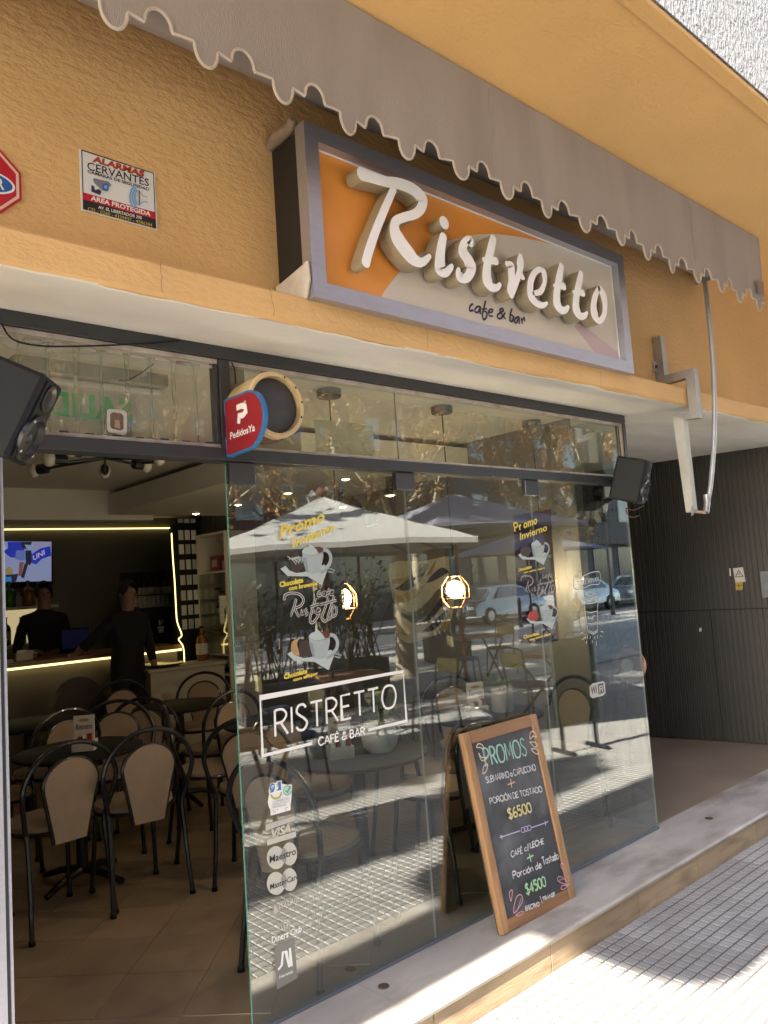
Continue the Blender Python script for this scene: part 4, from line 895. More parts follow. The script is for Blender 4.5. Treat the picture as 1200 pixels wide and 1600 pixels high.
# ================================================================== chalkboard on the step
bl, br, tl_ = Vector((2.600, -.190, FZ)), Vector((3.130, -.182, FZ)), Vector((2.577, -.050, .985))
BP = Plane(bl, br - bl, (tl_ - bl) - (br - bl).normalized() * (tl_ - bl).dot((br - bl).normalized()), (br - bl).cross(tl_ - bl))
if BP.n.y > 0: BP.n = -BP.n
BWd = (br - bl).length
TLu, TLv = BP.px(724, 1147); 
cb = thing('chalkboard', 'wood framed chalkboard of PROMOS leaning on the glass at the doorstep', 'chalkboard')
WOOD = mat('chalkboard_wood', (0.36, 0.20, 0.092), .5, var=.22, vscale=9, stretch=(5, 5, .5), dirt=(.20, .085, .03), dscale=5, damt=.4); WOOD2 = mat('chalkboard_wood_dark', (0.29, 0.145, 0.062), .45, var=.22, vscale=9, stretch=(.5, 5, 5))
SLATE = mat('chalk_slate', (.050, .053, .060), .6, var=.22, vscale=5, dirt=(.17, .175, .185), dscale=4.5, damt=.85)
P4 = [BP.px(*p) for p in ((787, 1462), (901, 1403), (838, 1115), (723, 1147))]
def lerp2(a, b_, t): return (a[0] + (b_[0] - a[0]) * t, a[1] + (b_[1] - a[1]) * t)
BL4, BR4, TR4, TL4 = P4
def stile(n, a, b_, c, d, m, d0=.0, d1=-.028):
    x = MB(); x.prism([a, b_, c, d], BP, d0, d1); o = x.build(n, m, cb); 
    bv = o.modifiers.new('bev', 'BEVEL'); bv.width = .004; bv.segments = 2; return o
tsw = .085
bL, bR = lerp2(BL4, BR4, tsw), lerp2(BR4, BL4, tsw); tL, tR = lerp2(TL4, TR4, tsw), lerp2(TR4, TL4, tsw)
stile('stile', BL4, bL, tL, TL4, WOOD); stile('stile', bR, BR4, TR4, tR, WOOD)
e = .0012
stile('rail', (bL[0] + e, bL[1]), (bR[0] - e, bR[1]), lerp2((bR[0] - e, bR[1]), (tR[0] - e, tR[1]), .062), lerp2((bL[0] + e, bL[1]), (tL[0] + e, tL[1]), .062), WOOD2, -.002)
stile('rail', lerp2((tL[0] + e, tL[1]), (bL[0] + e, bL[1]), .062), lerp2((tR[0] - e, tR[1]), (bR[0] - e, bR[1]), .062), (tR[0] - e, tR[1]), (tL[0] + e, tL[1]), WOOD2, -.002)
x = MB(); x.prism([lerp2(bL, tL, .055), lerp2(bR, tR, .055), lerp2(tR, bR, .055), lerp2(tL, bL, .055)], BP, -.010, -.020); x.build('slate', SLATE, cb)
x = MB(); x.prism([BL4, BR4, TR4, TL4], BP, -.0285, -.033); x.build('back_board', mat('hardboard', (.10, .08, .06), .7, var=.08), cb)
H1 = lambda x, y: (720 + x / 6.6667, 1110 + y / 6.6667)
H2 = lambda x, y: (750 + x / 7.5, 1270 + y / 7.5)
BPP = Plane(BP.o - BP.n * .010, BP.ex, BP.ey, BP.n)
ck = Print(BPP, .0004, .00012)
CKW = mat('chalk_white', (.62, .62, .62), .9, var=.15, vscale=120); CKG = mat('chalk_mint', (.36, .60, .50), .9, var=.15, vscale=120); CKY = mat('chalk_yellow', (.66, .58, .26), .9, var=.15, vscale=120); CKL = mat('chalk_lilac', (.52, .45, .66), .9, var=.1, vscale=120); CKP = mat('chalk_pink', (.58, .30, .34), .9, var=.15, vscale=120); CKO = mat('chalk_orange', (.70, .42, .26), .9); CKE = mat('chalk_green', (.36, .62, .34), .9, var=.15, vscale=120); CKC = mat('chalk_cream', (.66, .52, .42), .9)
ck.strokes('PROMOS', H1(262, 585), H1(690, 465), H1(225, 400), .0072, CKG, jit=.0008, gap=.16)
ck.strokes('PROMOS', H1(270, 583), H1(684, 462), H1(236, 402), .003, CKG, jit=.0008, gap=.16)
ck.strokes('SUBMARINO o CAPUCCINO', H1(265, 758), H1(775, 620), H1(250, 695), .0040, CKW, jit=.0007, gap=.14)
ck.ribbon([H1(478, 775), H1(555, 745)], .006, CKO); ck.ribbon([H1(508, 712), H1(522, 808)], .006, CKO)
ck.strokes('PORCIÓN DE TOSTADO', H1(298, 975), H1(835, 845), H1(285, 915), .0044, CKW, jit=.0007, gap=.14)
ck.strokes('$6500', H1(490, 1130), H1(725, 1055), H1(465, 1030), .0078, CKY, jit=.0006, gap=.14)
ck.ribbon([H2(225, 285), H2(450, 210)], .0045, CKL); ck.ribbon([H2(580, 175), H2(770, 110)], .0045, CKL)
for c in ((485, 200), (520, 188), (555, 178)): ck.ell(H2(*c), 3.2, 4.0, CKL, ring=.0032)
for a in ([(215, 265), (250, 278), (235, 310)], [(740, 95), (750, 118), (745, 150)], [(225, 290), (212, 285)], [(745, 118), (780, 100)]): ck.ribbon([H2(*p) for p in a], .0045, CKL)
ck.strokes('CAFÉ', H2(345, 522), H2(475, 470), H2(338, 455), .0050, CKW, jit=.0005); ck.strokes('c/', H2(500, 448), H2(548, 432), H2(492, 385), .0050, CKW, jit=.0005); ck.strokes('LECHE', H2(568, 412), H2(725, 360), H2(560, 350), .0054, CKW, jit=.0005, gap=.14)
ck.ribbon([H2(525, 535), H2(600, 495)], .0065, CKE); ck.ribbon([H2(552, 478), H2(572, 572)], .0065, CKE)
ck.strokes('Porción de', H2(365, 770), H2(690, 640), H2(352, 690), .0050, CKW, jit=.0005, gap=.14); ck.strokes('Tostado', H2(712, 610), H2(890, 535), H2(690, 525), .0050, CKW, jit=.0005, gap=.12)
ck.strokes('$4500', H2(515, 955), H2(742, 850), H2(490, 840), .0080, CKE, jit=.0006, gap=.13)
ck.strokes('EFECTIVO', H2(505, 1142), H2(660, 1085), H2(493, 1095), .0044, CKW, jit=.0004, gap=.12); ck.strokes('/', H2(690, 1050), H2(680, 1045), H2(675, 985), .0034, CKW); ck.strokes('TRANSF', H2(700, 1030), H2(845, 965), H2(690, 990), .0044, CKW, jit=.0004, gap=.12)
def drop(T, pts, m, wd=.0036): ck.ribbon([T(*p) for p in pts], wd, m, smooth=True, closed=True)
for T, pts in ((H1, [(688, 300), (690, 240), (725, 222), (755, 280), (720, 270)]), (H1, [(685, 335), (735, 335), (765, 365), (735, 385), (710, 360)]), (H1, [(700, 405), (760, 410), (772, 455), (735, 445)]), (H1, [(130, 385), (150, 350), (190, 365), (205, 405), (165, 390)]), (H1, [(150, 445), (180, 490), (240, 495), (185, 525)]), (H1, [(245, 562), (205, 585), (195, 660), (230, 630)])): drop(T, pts, CKC, .005)
for T, pts in ((H2, [(1005, 800), (960, 640), (920, 590), (905, 620), (950, 700)]), (H2, [(1005, 840), (930, 760), (880, 745), (868, 790), (920, 820)]), (H2, [(980, 850), (920, 850), (905, 885), (940, 890)]), (H2, [(320, 1030), (335, 920), (325, 900), (300, 940)]), (H2, [(355, 1170), (450, 1040), (445, 965), (400, 965), (365, 1040)]), (H2, [(375, 1195), (440, 1150), (465, 1160), (430, 1195)])): drop(T, pts, CKP, .0042)
ck.ribbon([H2(385, 1160), H2(430, 1020), H2(440, 990)], .003, CKP); ck.ribbon([H2(880, 790), H2(940, 770)], .003, CKP)
ck.build('chalk_writing', cb)
# ================================================================== room
CZ = 2.66
struct(MB().box((-1.2, .05, -.02), (4.9, 6.5, FZ - .010)).build('floor', mat('floor_grout', (.06, .045, .03), .8)))
flo = bpy.data.objects['floor']
ts = .335; tmb = MB().box((-ts / 2 + .002, -ts / 2 + .002, -.009), (ts / 2 - .002, ts / 2 - .002, 0), bev=.0015); ft = None
for i in range(-14, 22):
    for j in range(-14, 22):
        x, y = 1.35 + (i - j) * ts * .70711, .55 + (i + j) * ts * .70711
        if not (0.35 < x < 3.93 and .29 < y < 4.6): continue
        if ft is None: ft = tmb.build('floor_tile', FTILE, flo); o = ft
        else: o = ft.copy(); COL.objects.link(o)
        o.location = (x, y, FZ + random.uniform(-.0005, .0005)); o.rotation_euler = (0, 0, rad(45))
MB().box((-1.1, .051, FZ - .009), (4.18, 6.3, FZ - .0035)).build('floor_edge_infill', FTILE, flo, kind='stuff')
struct(MB().box((-1.2, .052, CZ), (4.9, 6.5, CZ + .1)).build('ceiling', CEIL))
struct(MB().box((-1.3, .26, 0), (-1.2, 6.6, CZ + .1)).build('room_wall', ROOM))
struct(MB().box((-1.2, 6.40, 0), (4.9, 6.5, CZ)).build('back_wall', BARW))
struct(MB().box((4.8, 4.9, 0), (4.9, 6.5, CZ)).build('alcove_wall', ROOM))
struct(MB().box((4.2135, .365, 0), (4.30, 4.95, CZ)).build('side_wall', mat('side_wall_paint', (.20, .18, .16), .8, var=.05)))
struct(MB().box((-1.2, 4.2, 2.395), (3.14, 4.36, CZ - .002)).build('ceiling_bulkhead', CEIL))
struct(MB().box((2.72, 1.25, 2.44), (4.212, 4.199, 2.62), bev=.003).build('ceiling_panel', CEIL))
LED = mat('led_yellow', (.9, .8, .3), .5, emit=(1.0, .80, .28), estr=.42)
WARM = mat('lamp_glow', (1, .9, .7), .5, emit=(1.0, .72, .38), estr=6.0)
def ledstrip(pts, r, label):
    return tag(MB().tube(pts, r, 6).build('led_strip', LED), label, 'led strip', 'yellow led strips around the bar')
ledstrip([(1.0, 6.375, 2.515), (4.39, 6.375, 2.528)], .0075, 'yellow led strip running along the top of the bar wall')
ledstrip(cr([tuple(onY(a, b, 4.70)) for a, b in ((268, 833), (270, 870), (273, 910), (275, 950), (277, 972), (284, 992), (279, 999), (286, 1010), (288, 1030), (287, 1040))], 4), .006, 'yellow led strip dropping down beside the wine rack')
for i in range(4): pass
def downlight(x, y, z, label, lit=True):
    t = thing('downlight', label, 'ceiling light', (x, y, z), group='small round ceiling lights of the cafe')
    MB().lathe([(.045, 0), (.045, -.006), (.034, -.008), (.03, .0)], 18).build('ring', CEIL, t, smooth=True); MB().lathe([(.028, -.002), (.022, -.010), (.010, -.014)], 14).build('bulb', WARM, t, smooth=True)
    return t
for (a, b), lb in zip(((306, 802), (372, 788), (450, 770), (540, 748)), ('glowing ceiling light above the white display cabinet', 'glowing ceiling light just inside the left edge of the shop glass', 'glowing ceiling light seen over the pale umbrella peak', 'glowing ceiling light nearest to the dark transom rail')):
    p = onZ(a, b, 2.438); downlight(p.x, p.y, 2.4395, lb)
for (a, b), lb in zip(((610, 775), (535, 793)), ('small hanging spot light in the middle of the glass', 'small hanging spot light left of the exit plate')):
    p = onZ(a, b, 2.30); t = downlight(p.x, p.y, 2.31, lb); t['group'] = 'hanging spot lights'
    MB().tube([(0, 0, .0), (0, 0, (.128 if p.y > 1.25 else .35))], .03, 12).build('can', BLACKM, t)
# pendants with wire cage shades
COP = mat('copper_wire', (.62, .30, .14), .3, .9)
def pendant(a, b, label):
    p = onZ(a, b, CZ - .01); bz = 1.615
    t = thing('pendant_lamp', label, 'pendant lamp', (p.x, p.y, 0), group='cage pendant lamps by the window')
    MB().lathe([(.062, CZ - .003), (.062, CZ - .035), (.058, CZ - .040), (.008, CZ - .042)], 24).build('canopy', mat('canopy_grey', (.10, .10, .10), .5), t, smooth=True)
    MB().tube([(0, 0, CZ - .04), (0, 0, bz + .19)], .004, 6).build('cord', BLACKM, t)
    MB().lathe([(.012, bz + .19), (.024, bz + .18), (.024, bz + .10), (.036, bz + .085), (.036, bz + .075), (.01, bz + .07)], 16).build('socket', mat('socket_grey', (.14, .15, .16), .4, .4), t, smooth=True)
    MB().sphere((0, 0, bz), .048, 16, sc=(1, 1, 1.05)).build('bulb', mat('bulb_glow', (1, .9, .75), .5, emit=(1.0, .78, .50), estr=22.0), t, smooth=True)
    m = MB()
    for k in range(6):
        an = k * math.pi / 3; ca, sa = math.cos(an), math.sin(an)
        m.tube([(.03 * ca, .03 * sa, bz + .085), (.078 * ca, .078 * sa, bz + .02), (.078 * ca, .078 * sa, bz - .05)], .0028, 5)
    for z in (bz + .02, bz - .05): m.tube([(.078 * math.cos(k * math.pi / 3), .078 * math.sin(k * math.pi / 3), z) for k in range(6)], .0028, 5, closed=True)
    m.tube([(.04 * math.cos(k * math.pi / 6), .04 * math.sin(k * math.pi / 6), bz - .10) for k in range(12)], .003, 5, closed=True)
    for k in range(3):
        an = k * 2.094; m.tube([(.078 * math.cos(an), .078 * math.sin(an), bz - .05), (.04 * math.cos(an), .04 * math.sin(an), bz - .10)], .0025, 5)
    m.build('cage', COP, t); return t
pendant(514, 612, 'lit cage pendant lamp beside the dark poster'); pendant(690, 638, 'lit cage pendant lamp in front of the wavy wall cloth'); pendant(830, 660, 'cage pendant lamp half hidden by the wine red poster')
# wavy cloth on the side wall
SWP = Plane((4.2, 0, 0), (0, -1, 0), (0, 0, 1), (-1, 0, 0))
tp = Print(SWP, .0005, .0006)
T3 = lambda x, y: (560 + x / 5, 820 + y / 5)
tap = thing('wall_cloth', 'hanging cloth with ochre black and cream wave pattern on the side wall', 'wall hanging')
tout = [(245, 305), (500, 285), (735, 250), (745, 420), (735, 640), (712, 760), (620, 850), (480, 905), (390, 925), (320, 880), (285, 800), (265, 560)]
TCR = mat('cloth_cream', (.72, .66, .48), .9, var=.08, vscale=20); TOC = mat('cloth_ochre', (.48, .32, .06), .9); TBK = mat('cloth_black', (.025, .025, .022), .9); TGR = mat('cloth_taupe', (.20, .16, .11), .9)
q3 = [SWP.px(*T3(*p)) for p in cr(tout, 3, True)]; cm = MB(); cm.prism(q3, SWP, -.008, .0); cm.build('cloth', TCR, tap)
def wave(pts, m, ws):
    P_ = [(*SWP.px(*T3(a, b)), w_) for (a, b), w_ in zip(pts, ws)]; P_ = cr(P_, 5)
    for i in range(len(P_) - 1):
        pass
    L, R_ = [], []
    for i in range(len(P_)):
        a = Vector(P_[max(0, i - 1)][:2]); c = Vector(P_[min(len(P_) - 1, i + 1)][:2]); d = (c - a).normalized(); nn = Vector((-d.y, d.x)); L.append(tuple(Vector(P_[i][:2]) + nn * P_[i][2] / 2)); R_.append(tuple(Vector(P_[i][:2]) - nn * P_[i][2] / 2))
    tp.poly(L + R_[::-1], m, px=False)
for pts, m, ws in (([(262, 440), (360, 440), (440, 390), (480, 330), (500, 300)], TOC, [.03, .05, .05, .03, .01]), ([(290, 500), (370, 480), (450, 420), (520, 340), (540, 305)], TBK, [.01, .07, .08, .05, .01]), ([(275, 560), (350, 575), (450, 530), (520, 470)], TOC, [.05, .07, .06, .005]), ([(530, 455), (590, 410), (660, 365), (710, 370)], TBK, [.004, .05, .06, .005]),
                   ([(270, 590), (340, 680), (440, 720), (560, 640), (640, 540), (730, 470)], TGR, [.02, .06, .08, .09, .08, .05]), ([(300, 640), (380, 720), (450, 740), (520, 690)], TBK, [.005, .035, .05, .005]), ([(470, 780), (560, 720), (640, 620), (735, 520)], TBK, [.01, .04, .05, .05]), ([(280, 720), (320, 810), (380, 860)], TOC, [.03, .06, .01]),
                   ([(500, 840), (580, 800), (640, 740), (700, 670)], TBK, [.006, .05, .05, .01]), ([(610, 850), (680, 790), (720, 700)], TOC, [.01, .05, .03]), ([(530, 400), (570, 360), (610, 280)], TOC, [.004, .03, .01]), ([(520, 300), (500, 380), (460, 470)], TGR, [.01, .03, .01])): wave(pts, m, ws)
tp.build('pattern', tap)
xs_ = thing('exit_plate', 'dark exit plate with green SALIDA letters hanging in the room', 'sign')
XP = Plane((0, 2.3, 0), (1, 0, 0), (0, 0, 1), (0, -1, 0)); a4 = [XP.px(*p) for p in ((572, 823), (616, 812), (615, 794), (571, 805))]
MB().prism(a4, XP, 0, -.012).build('panel', mat('plate_dark', (.02, .03, .022), .3), xs_); xp = Print(XP, .0006); xp.text('SALIDA', (588, 815), (613, 809), (588, 803), mat('plate_letters', (.30, .42, .20), .4, emit=(.4, .7, .2), estr=.05), bold=.02); xp.ribbon([(572, 823), (616, 812), (615, 794), (571, 805)], .006, MAT['plate_letters'], closed=True); xp.build('lettering', xs_)
MB().tube([tuple(XP(a4[2][0] - .03, a4[2][1] - .01, -.006)), tuple(XP(a4[2][0] - .03, 2.437, -.006))], .005, 6).build('rod', BLACKM, xs_); MB().tube([tuple(XP(a4[3][0] + .03, a4[3][1] - .01, -.006)), tuple(XP(a4[3][0] + .03, 2.437, -.006))], .005, 6).build('rod', BLACKM, xs_)
# black branching ceiling lamp
sp_ = thing('branch_lamp', 'black branching ceiling lamp with unlit round bulbs over the doorway', 'ceiling lamp', (1.92, 2.25, 2.565)); sp_.scale = (1.25, 1.25, 1.6)
MB().lathe([(.06, .056), (.06, .03), (.02, .02)], 16).build('canopy', BLACKM, sp_)
for k in range(7):
    an = k * .9 + .3; L_ = .18 + .09 * (k % 3); c = Vector((math.cos(an), math.sin(an), 0))
    MB().tube([(0, 0, .01), tuple(c * L_ + Vector((0, 0, -.012 * (k % 2))))], .006, 6).build('arm', BLACKM, sp_)
    p = c * L_; MB().tube([p, p + c * .055], .022, 10).build('holder', BLACKM, sp_); MB().sphere(tuple(p + c * .085), .032, 12).build('bulb', mat('opal_bulb', (.62, .60, .52), .3), sp_, smooth=True)

# ================================================================== bar
ct = thing('bar_counter', 'long bar counter with wooden top and glowing strip under its edge', 'bar counter')
MB().box((.2, 4.80, FZ), (3.62, 5.22, 1.14)).build('front', mat('counter_front', (.22, .20, .17), .6, var=.04), ct)
MB().box((.15, 4.73, 1.165), (3.66, 5.3, 1.205), bev=.006).build('counter_top', mat('counter_wood', (.30, .15, .06), .35, var=.2, vscale=5, stretch=(.4, 4, 4)), ct)
MB().box((.17, 4.742, 1.142), (3.64, 4.752, 1.160)).build('light_strip', LED, ct)
cn = thing('side_console', 'pale low console at the right end of the bar counter', 'console')
MB().box((3.10, 4.30, FZ), (3.86, 4.72, 1.00)).build('body', mat('console_pale', (.50, .47, .40), .6), cn); MB().box((3.07, 4.27, 1.002), (3.89, 4.729, 1.03), bev=.004).build('top', MAT['console_pale'], cn)
tr_ = thing('steel_tray', 'dark oval tray with shiny rim on the side console', 'tray', (3.30, 4.48, 1.0305)); MB().lathe([(.14, 0), (.20, .03), (.205, .032), (.19, .022), (.02, .012)], 24).build('dish', mat('tray_steel', (.35, .33, .28), .25, .9), tr_, smooth=True)
# television
tv = thing('television', 'wall television showing players in blue on a pale pitch', 'television')
tvc = facade(6.30); a = [tvc.px(*p) for p in ((-28, 843), (82, 845), (82, 916), (-28, 918))]
x0, x1 = a[0][0], a[1][0]; z1, z0 = a[1][1], a[2][1]
MB().box((x0, 6.302, z0), (x1, 6.36, z1), bev=.006).build('frame', BLACKP, tv)
def em(n, c, s=.07): return mat(n, c, .4, emit=c, estr=s)
tvp = Print(tvc, .0006, .0005)
V = lambda x, y: (x / 6, 780 + y / 6)
tvp.poly([V(-150, 395), V(482, 398), V(482, 768), V(-150, 780)], em('tv_pale', (.30, .36, .62)))
B1, B2, B3 = em('tv_blue', (.02, .04, .50)), em('tv_midblue', (.14, .20, .55)), em('tv_dark', (.015, .017, .05))
tvp.poly([V(*p) for p in [(-150, 400), (30, 402), (70, 470), (20, 560), (-150, 600)]], em('tv_light', (.40, .48, .70)))
tvp.poly([V(*p) for p in [(70, 400), (190, 400), (230, 470), (150, 550), (95, 545), (30, 490), (75, 460)]], B1); tvp.poly([V(*p) for p in [(185, 400), (300, 400), (290, 430), (230, 425), (250, 470), (210, 460)]], B3)
tvp.poly([V(*p) for p in [(150, 480), (240, 480), (250, 560), (200, 580), (140, 560)]], B2); tvp.poly([V(*p) for p in [(240, 480), (290, 480), (310, 570), (280, 620), (240, 600)]], B3)
tvp.poly([V(*p) for p in [(290, 520), (380, 460), (470, 440), (480, 530), (390, 560), (340, 610), (300, 600)]], B1); tvp.text('UNI', V(312, 578), V(420, 520), V(305, 530), em('tv_white', (.55, .6, .8)), bold=.02)
tvp.poly([V(*p) for p in [(300, 400), (470, 400), (480, 440), (400, 440), (360, 470), (310, 440)]], em('tv_lilac', (.35, .33, .55))); tvp.poly([V(*p) for p in [(180, 590), (225, 590), (200, 720), (170, 720)]], em('tv_skin', (.25, .10, .09))); tvp.poly([V(*p) for p in [(230, 600), (262, 610), (225, 740), (195, 735)]], B3)
tvp.ell(V(85, 675), 6, 7, em('tv_ball', (.35, .27, .12))); tvp.poly([V(*p) for p in [(50, 710), (170, 700), (150, 770), (100, 780), (50, 760)]], B3); tvp.poly([V(*p) for p in [(-150, 730), (105, 728), (105, 785), (-150, 790)]], em('tv_banner', (.03, .25, .65)))
tvp.build('screen', tv)
# back bar shelves with bottles
sh = thing('back_bar_shelf', 'lit back bar shelf with bottles left of the barman', 'shelf')
b5 = facade(6.2); p_a = b5.px(-60, 952); p_b = b5.px(84, 946); 
GLOW = mat('lit_panel', (.75, .68, .48), .6, emit=(1.0, .82, .45), estr=.06)
MB().box((p_a[0], 6.34, 1.30), (p_b[0], 6.36, 1.66)).build('back_panel', GLOW, sh)
MB().box((p_a[0], 6.05, 1.655), (p_b[0], 6.335, 1.685)).build('board', mat('shelf_white', (.6, .57, .5), .6), sh); MB().box((p_a[0], 6.05, 1.265), (p_b[0], 6.335, 1.295)).build('board', MAT['shelf_white'], sh)
BG = mat('bottle_green', (.02, .16, .03), .1, spec=.8); BA = mat('bottle_amber', (.20, .07, .01), .1, spec=.8); BC = mat('bottle_clear', (.35, .36, .32), .1, spec=.8); BD = mat('bottle_dark', (.03, .012, .008), .12, spec=.8); LBL = mat('bottle_label', (.62, .60, .54), .6)
def bottle(x, y, z, h, r, m, label, lab=True, fat=False):
    t = thing('bottle', label, 'bottle', (x, y, z), group='bottles behind the bar')
    MB().lathe([(r * .9, 0), (r, .01), (r, h * .58), (r * .8, h * .68), (r * .33, h * .76), (r * .30, h * .94), (r * .36, h * .95)], 14).build('body', m, t, smooth=True)
    MB().lathe([(r * .38, h * .952), (r * .38, h), (r * .1, h * 1.002)], 10).build('cap', BD, t)
    if lab: MB().lathe([(r * 1.015, h * .18), (r * 1.015, h * .5)], 14).build('label', LBL, t, smooth=True)
    return t
def bpx(x, y, Y): return b5.px(x, y)[0] if abs(Y - 6.2) < .01 else onY(x, y, Y).x
bottle(bpx(14, 945, 6.2), 6.2, 1.6855, .27, .065, BG, 'squat green glass bottle on the upper lit shelf', False); bottle(bpx(44, 945, 6.2), 6.2, 1.6855, .27, .055, BA, 'amber glass bottle on the upper lit shelf', False); bottle(bpx(29, 945, 6.2), 6.2, 1.6855, .16, .04, BC, 'small clear bottle between the green and amber ones', False); bottle(bpx(60, 945, 6.2), 6.2, 1.6855, .25, .05, BC, 'clear bottle at the right of the upper lit shelf', False)
bottle(bpx(9, 985, 6.2), 6.2, 1.2955, .29, .05, BD, 'dark brown bottle on the lower lit shelf'); bottle(bpx(33, 985, 6.2), 6.2, 1.2955, .28, .05, BC, 'clear bottle with a large dark 8 on the lower lit shelf', False); bottle(bpx(56, 985, 6.2), 6.2, 1.2955, .30, .045, BD, 'black capped bottle beside the barman on the lower lit shelf', False)
ob = bpy.data.objects['bottle.005']; e8 = Print(facade(6.148), .0005); x8 = bpx(33, 985, 6.2); e8.text('8', (x8 - .025, 1.34), (x8 + .025, 1.34), (x8 - .025, 1.45), BLACKP, px=False, bold=.03); o8_ = e8.build('label'); o8_.parent = ob; o8_.location = (-ob.location.x, -ob.location.y, -ob.location.z)
# right part: rack of white labelled bottles, coffee machine
rk = thing('bottle_rack', 'dark wall rack over the coffee machine holding white labelled bottles', 'rack')
RX0, RX1 = onY(200, 950, 6.2).x, onY(272, 950, 6.2).x
MB().box((RX0, 6.10, 1.66), (RX1, 6.39, 1.68)).build('board', BLACKP, rk); MB().box((RX0, 6.375, 1.10), (RX1, 6.395, 2.0)).build('back', mat('rack_back', (.03, .028, .028), .6), rk)
for k, px_ in enumerate((207, 217, 226, 237, 247, 258, 266)):
    bottle(onY(px_, 940, 6.2).x, 6.2, 1.6805, .26, .04, BD, ('dark bottle with white label, first from the left on the rack', 'dark bottle with white label, second from the left on the rack', 'dark bottle with white label, third from the left on the rack', 'dark bottle with white label in the middle of the rack', 'dark bottle with white label right of the rack centre', 'dark bottle with white label, last but one on the rack', 'dark bottle with white label at the right end of the rack')[k])
cf = thing('coffee_machine', 'dark espresso machine with steel trim at the right of the bar', 'coffee machine')
CX0, CX1 = onY(205, 980, 5.6).x, onY(272, 980, 5.6).x
MB().box((CX0, 5.45, 1.21), (CX1, 5.85, 1.30), bev=.01).build('base', BLACKP, cf); MB().box((CX0 + .02, 5.62, 1.301), (CX1 - .02, 5.85, 1.44)).build('body', BLACKP, cf); MB().box((CX0, 5.45, 1.442), (CX1, 5.85, 1.60), bev=.012).build('top', mat('machine_black', (.02, .02, .022), .25), cf)
MB().box((CX0 + .03, 5.445, 1.585), (CX1 - .03, 5.4495, 1.597)).build('trim', mat('machine_steel', (.6, .6, .6), .2, .9), cf)
for px_ in (228, 254):
    x = onY(px_, 1000, 5.5).x; MB().tube([(x, 5.52, 1.441), (x, 5.52, 1.39)], .035, 14).build('group_head', MAT['machine_steel'], cf); MB().lathe([(.028, 0), (.04, .07), (.036, .07), (.025, .005)], 14, c=(x, 5.53, 1.302)).build('cup', mat('cup_white', (.8, .8, .78), .3), cf, smooth=True)
for k in range(8):
    x = CX0 + .06 + k * (CX1 - CX0 - .12) / 7; t = thing('glass', ('upturned glass at the left end of the row on the coffee machine', 'second upturned glass from the left on the coffee machine', 'third upturned glass from the left on the coffee machine', 'upturned glass just left of the middle of the coffee machine row', 'upturned glass just right of the middle of the coffee machine row', 'third upturned glass from the right on the coffee machine', 'second upturned glass from the right on the coffee machine', 'upturned glass at the right end of the row on the coffee machine')[k], 'glass', (x, 5.62, 1.6005), group='glasses on the coffee machine'); MB().lathe([(.034, 0), (.028, .11), (.002, .112)], 12).build('bowl', mat('glassware', (.30, .32, .32), .08, spec=.9), t, smooth=True)
tl2 = thing('till_screen', 'dark till screen with blue glow on the counter between the two men', 'till', (onY(118, 1005, 5.1).x, 5.08, 1.206)); MB().box((-.14, -.012, .04), (.14, .012, .24), M=Matrix.Rotation(rad(-12), 4, 'X'), bev=.006).build('monitor', BLACKP, tl2); MB().box((-.125, -.0135, .055), (.125, -.0125, .225), M=Matrix.Rotation(rad(-12), 4, 'X')).build('display', mat('till_blue', (.006, .008, .03), .5, emit=(.02, .03, .25), estr=.006), tl2); MB().box((-.08, -.06, 0), (.08, .07, .04)).build('foot', BLACKP, tl2)
for k, (px_, lb) in enumerate(((33, 'white napkin box on the left of the counter'), (45, 'white cup on the counter beside the napkin box'))):
    x = onY(px_, 1015, 4.95).x; t = thing(('napkin_box', 'cup')[k], lb, ('napkin box', 'cup')[k], (x, 4.93, 1.2055))
    (MB().box((-.06, -.04, 0), (.06, .04, .07), bev=.004) if k == 0 else MB().lathe([(.025, 0), (.04, .08), (.036, .08), (.022, .006)], 14)).build('body', MAT['shelf_white'], t)
    if k == 0: MB().box((-.04, -.01, .0705), (.04, .012, .09)).build('napkins', WHITE, t)
    else: MB().tube([(.036, 0, .065), (.058, 0, .055), (.056, 0, .03), (.03, 0, .02)], .005, 6).build('handle', MAT['shelf_white'], t)
# wine rack lattice
wr = thing('wine_rack', 'tall black lattice wine rack with pale gaps beside the led strip', 'rack')
WRY = 4.78; W0 = onY(275, 900, WRY).x; W1 = onY(312, 900, WRY).x; 
MB().box((W0 + .02, WRY + .10, 1.03), (W1, WRY + .11, 2.40)).build('back_panel', mat('rack_pale', (.55, .54, .48), .6), wr)
rows = [onY(295, y, WRY).z for y in (826, 846, 870, 894, 918, 942, 964, 986)]
for k, z in enumerate(rows):
    MB().box((W0, WRY, z - .055), (W1, WRY + .09, z + .05), bev=.004).build('shelf_band', BLACKP, wr)
for k in range(4):
    x = W0 + .025 + k * (W1 - W0 - .05) / 3; MB().box((x - .036, WRY + .002, 1.03), (x + .030, WRY + .088, 2.38)).build('upright', BLACKP, wr)
for k, z in enumerate(rows):
    for j in range(3):
        x = W0 + .045 + j * (W1 - W0 - .05) / 3
        MB().box((x, WRY - .006, (z + rows[k - 1]) / 2 - .05 if k else z + .06), (x + .052, WRY - .001, (z + rows[k - 1]) / 2 + .05 if k else z + .10)).build('label', mat('rack_label', (.60, .60, .58), .6, rand=.35), wr)
bottle(W0 + .16, 4.60, 1.0305, .34, .06, BA, 'tall amber jar at the foot of the wine rack', True)
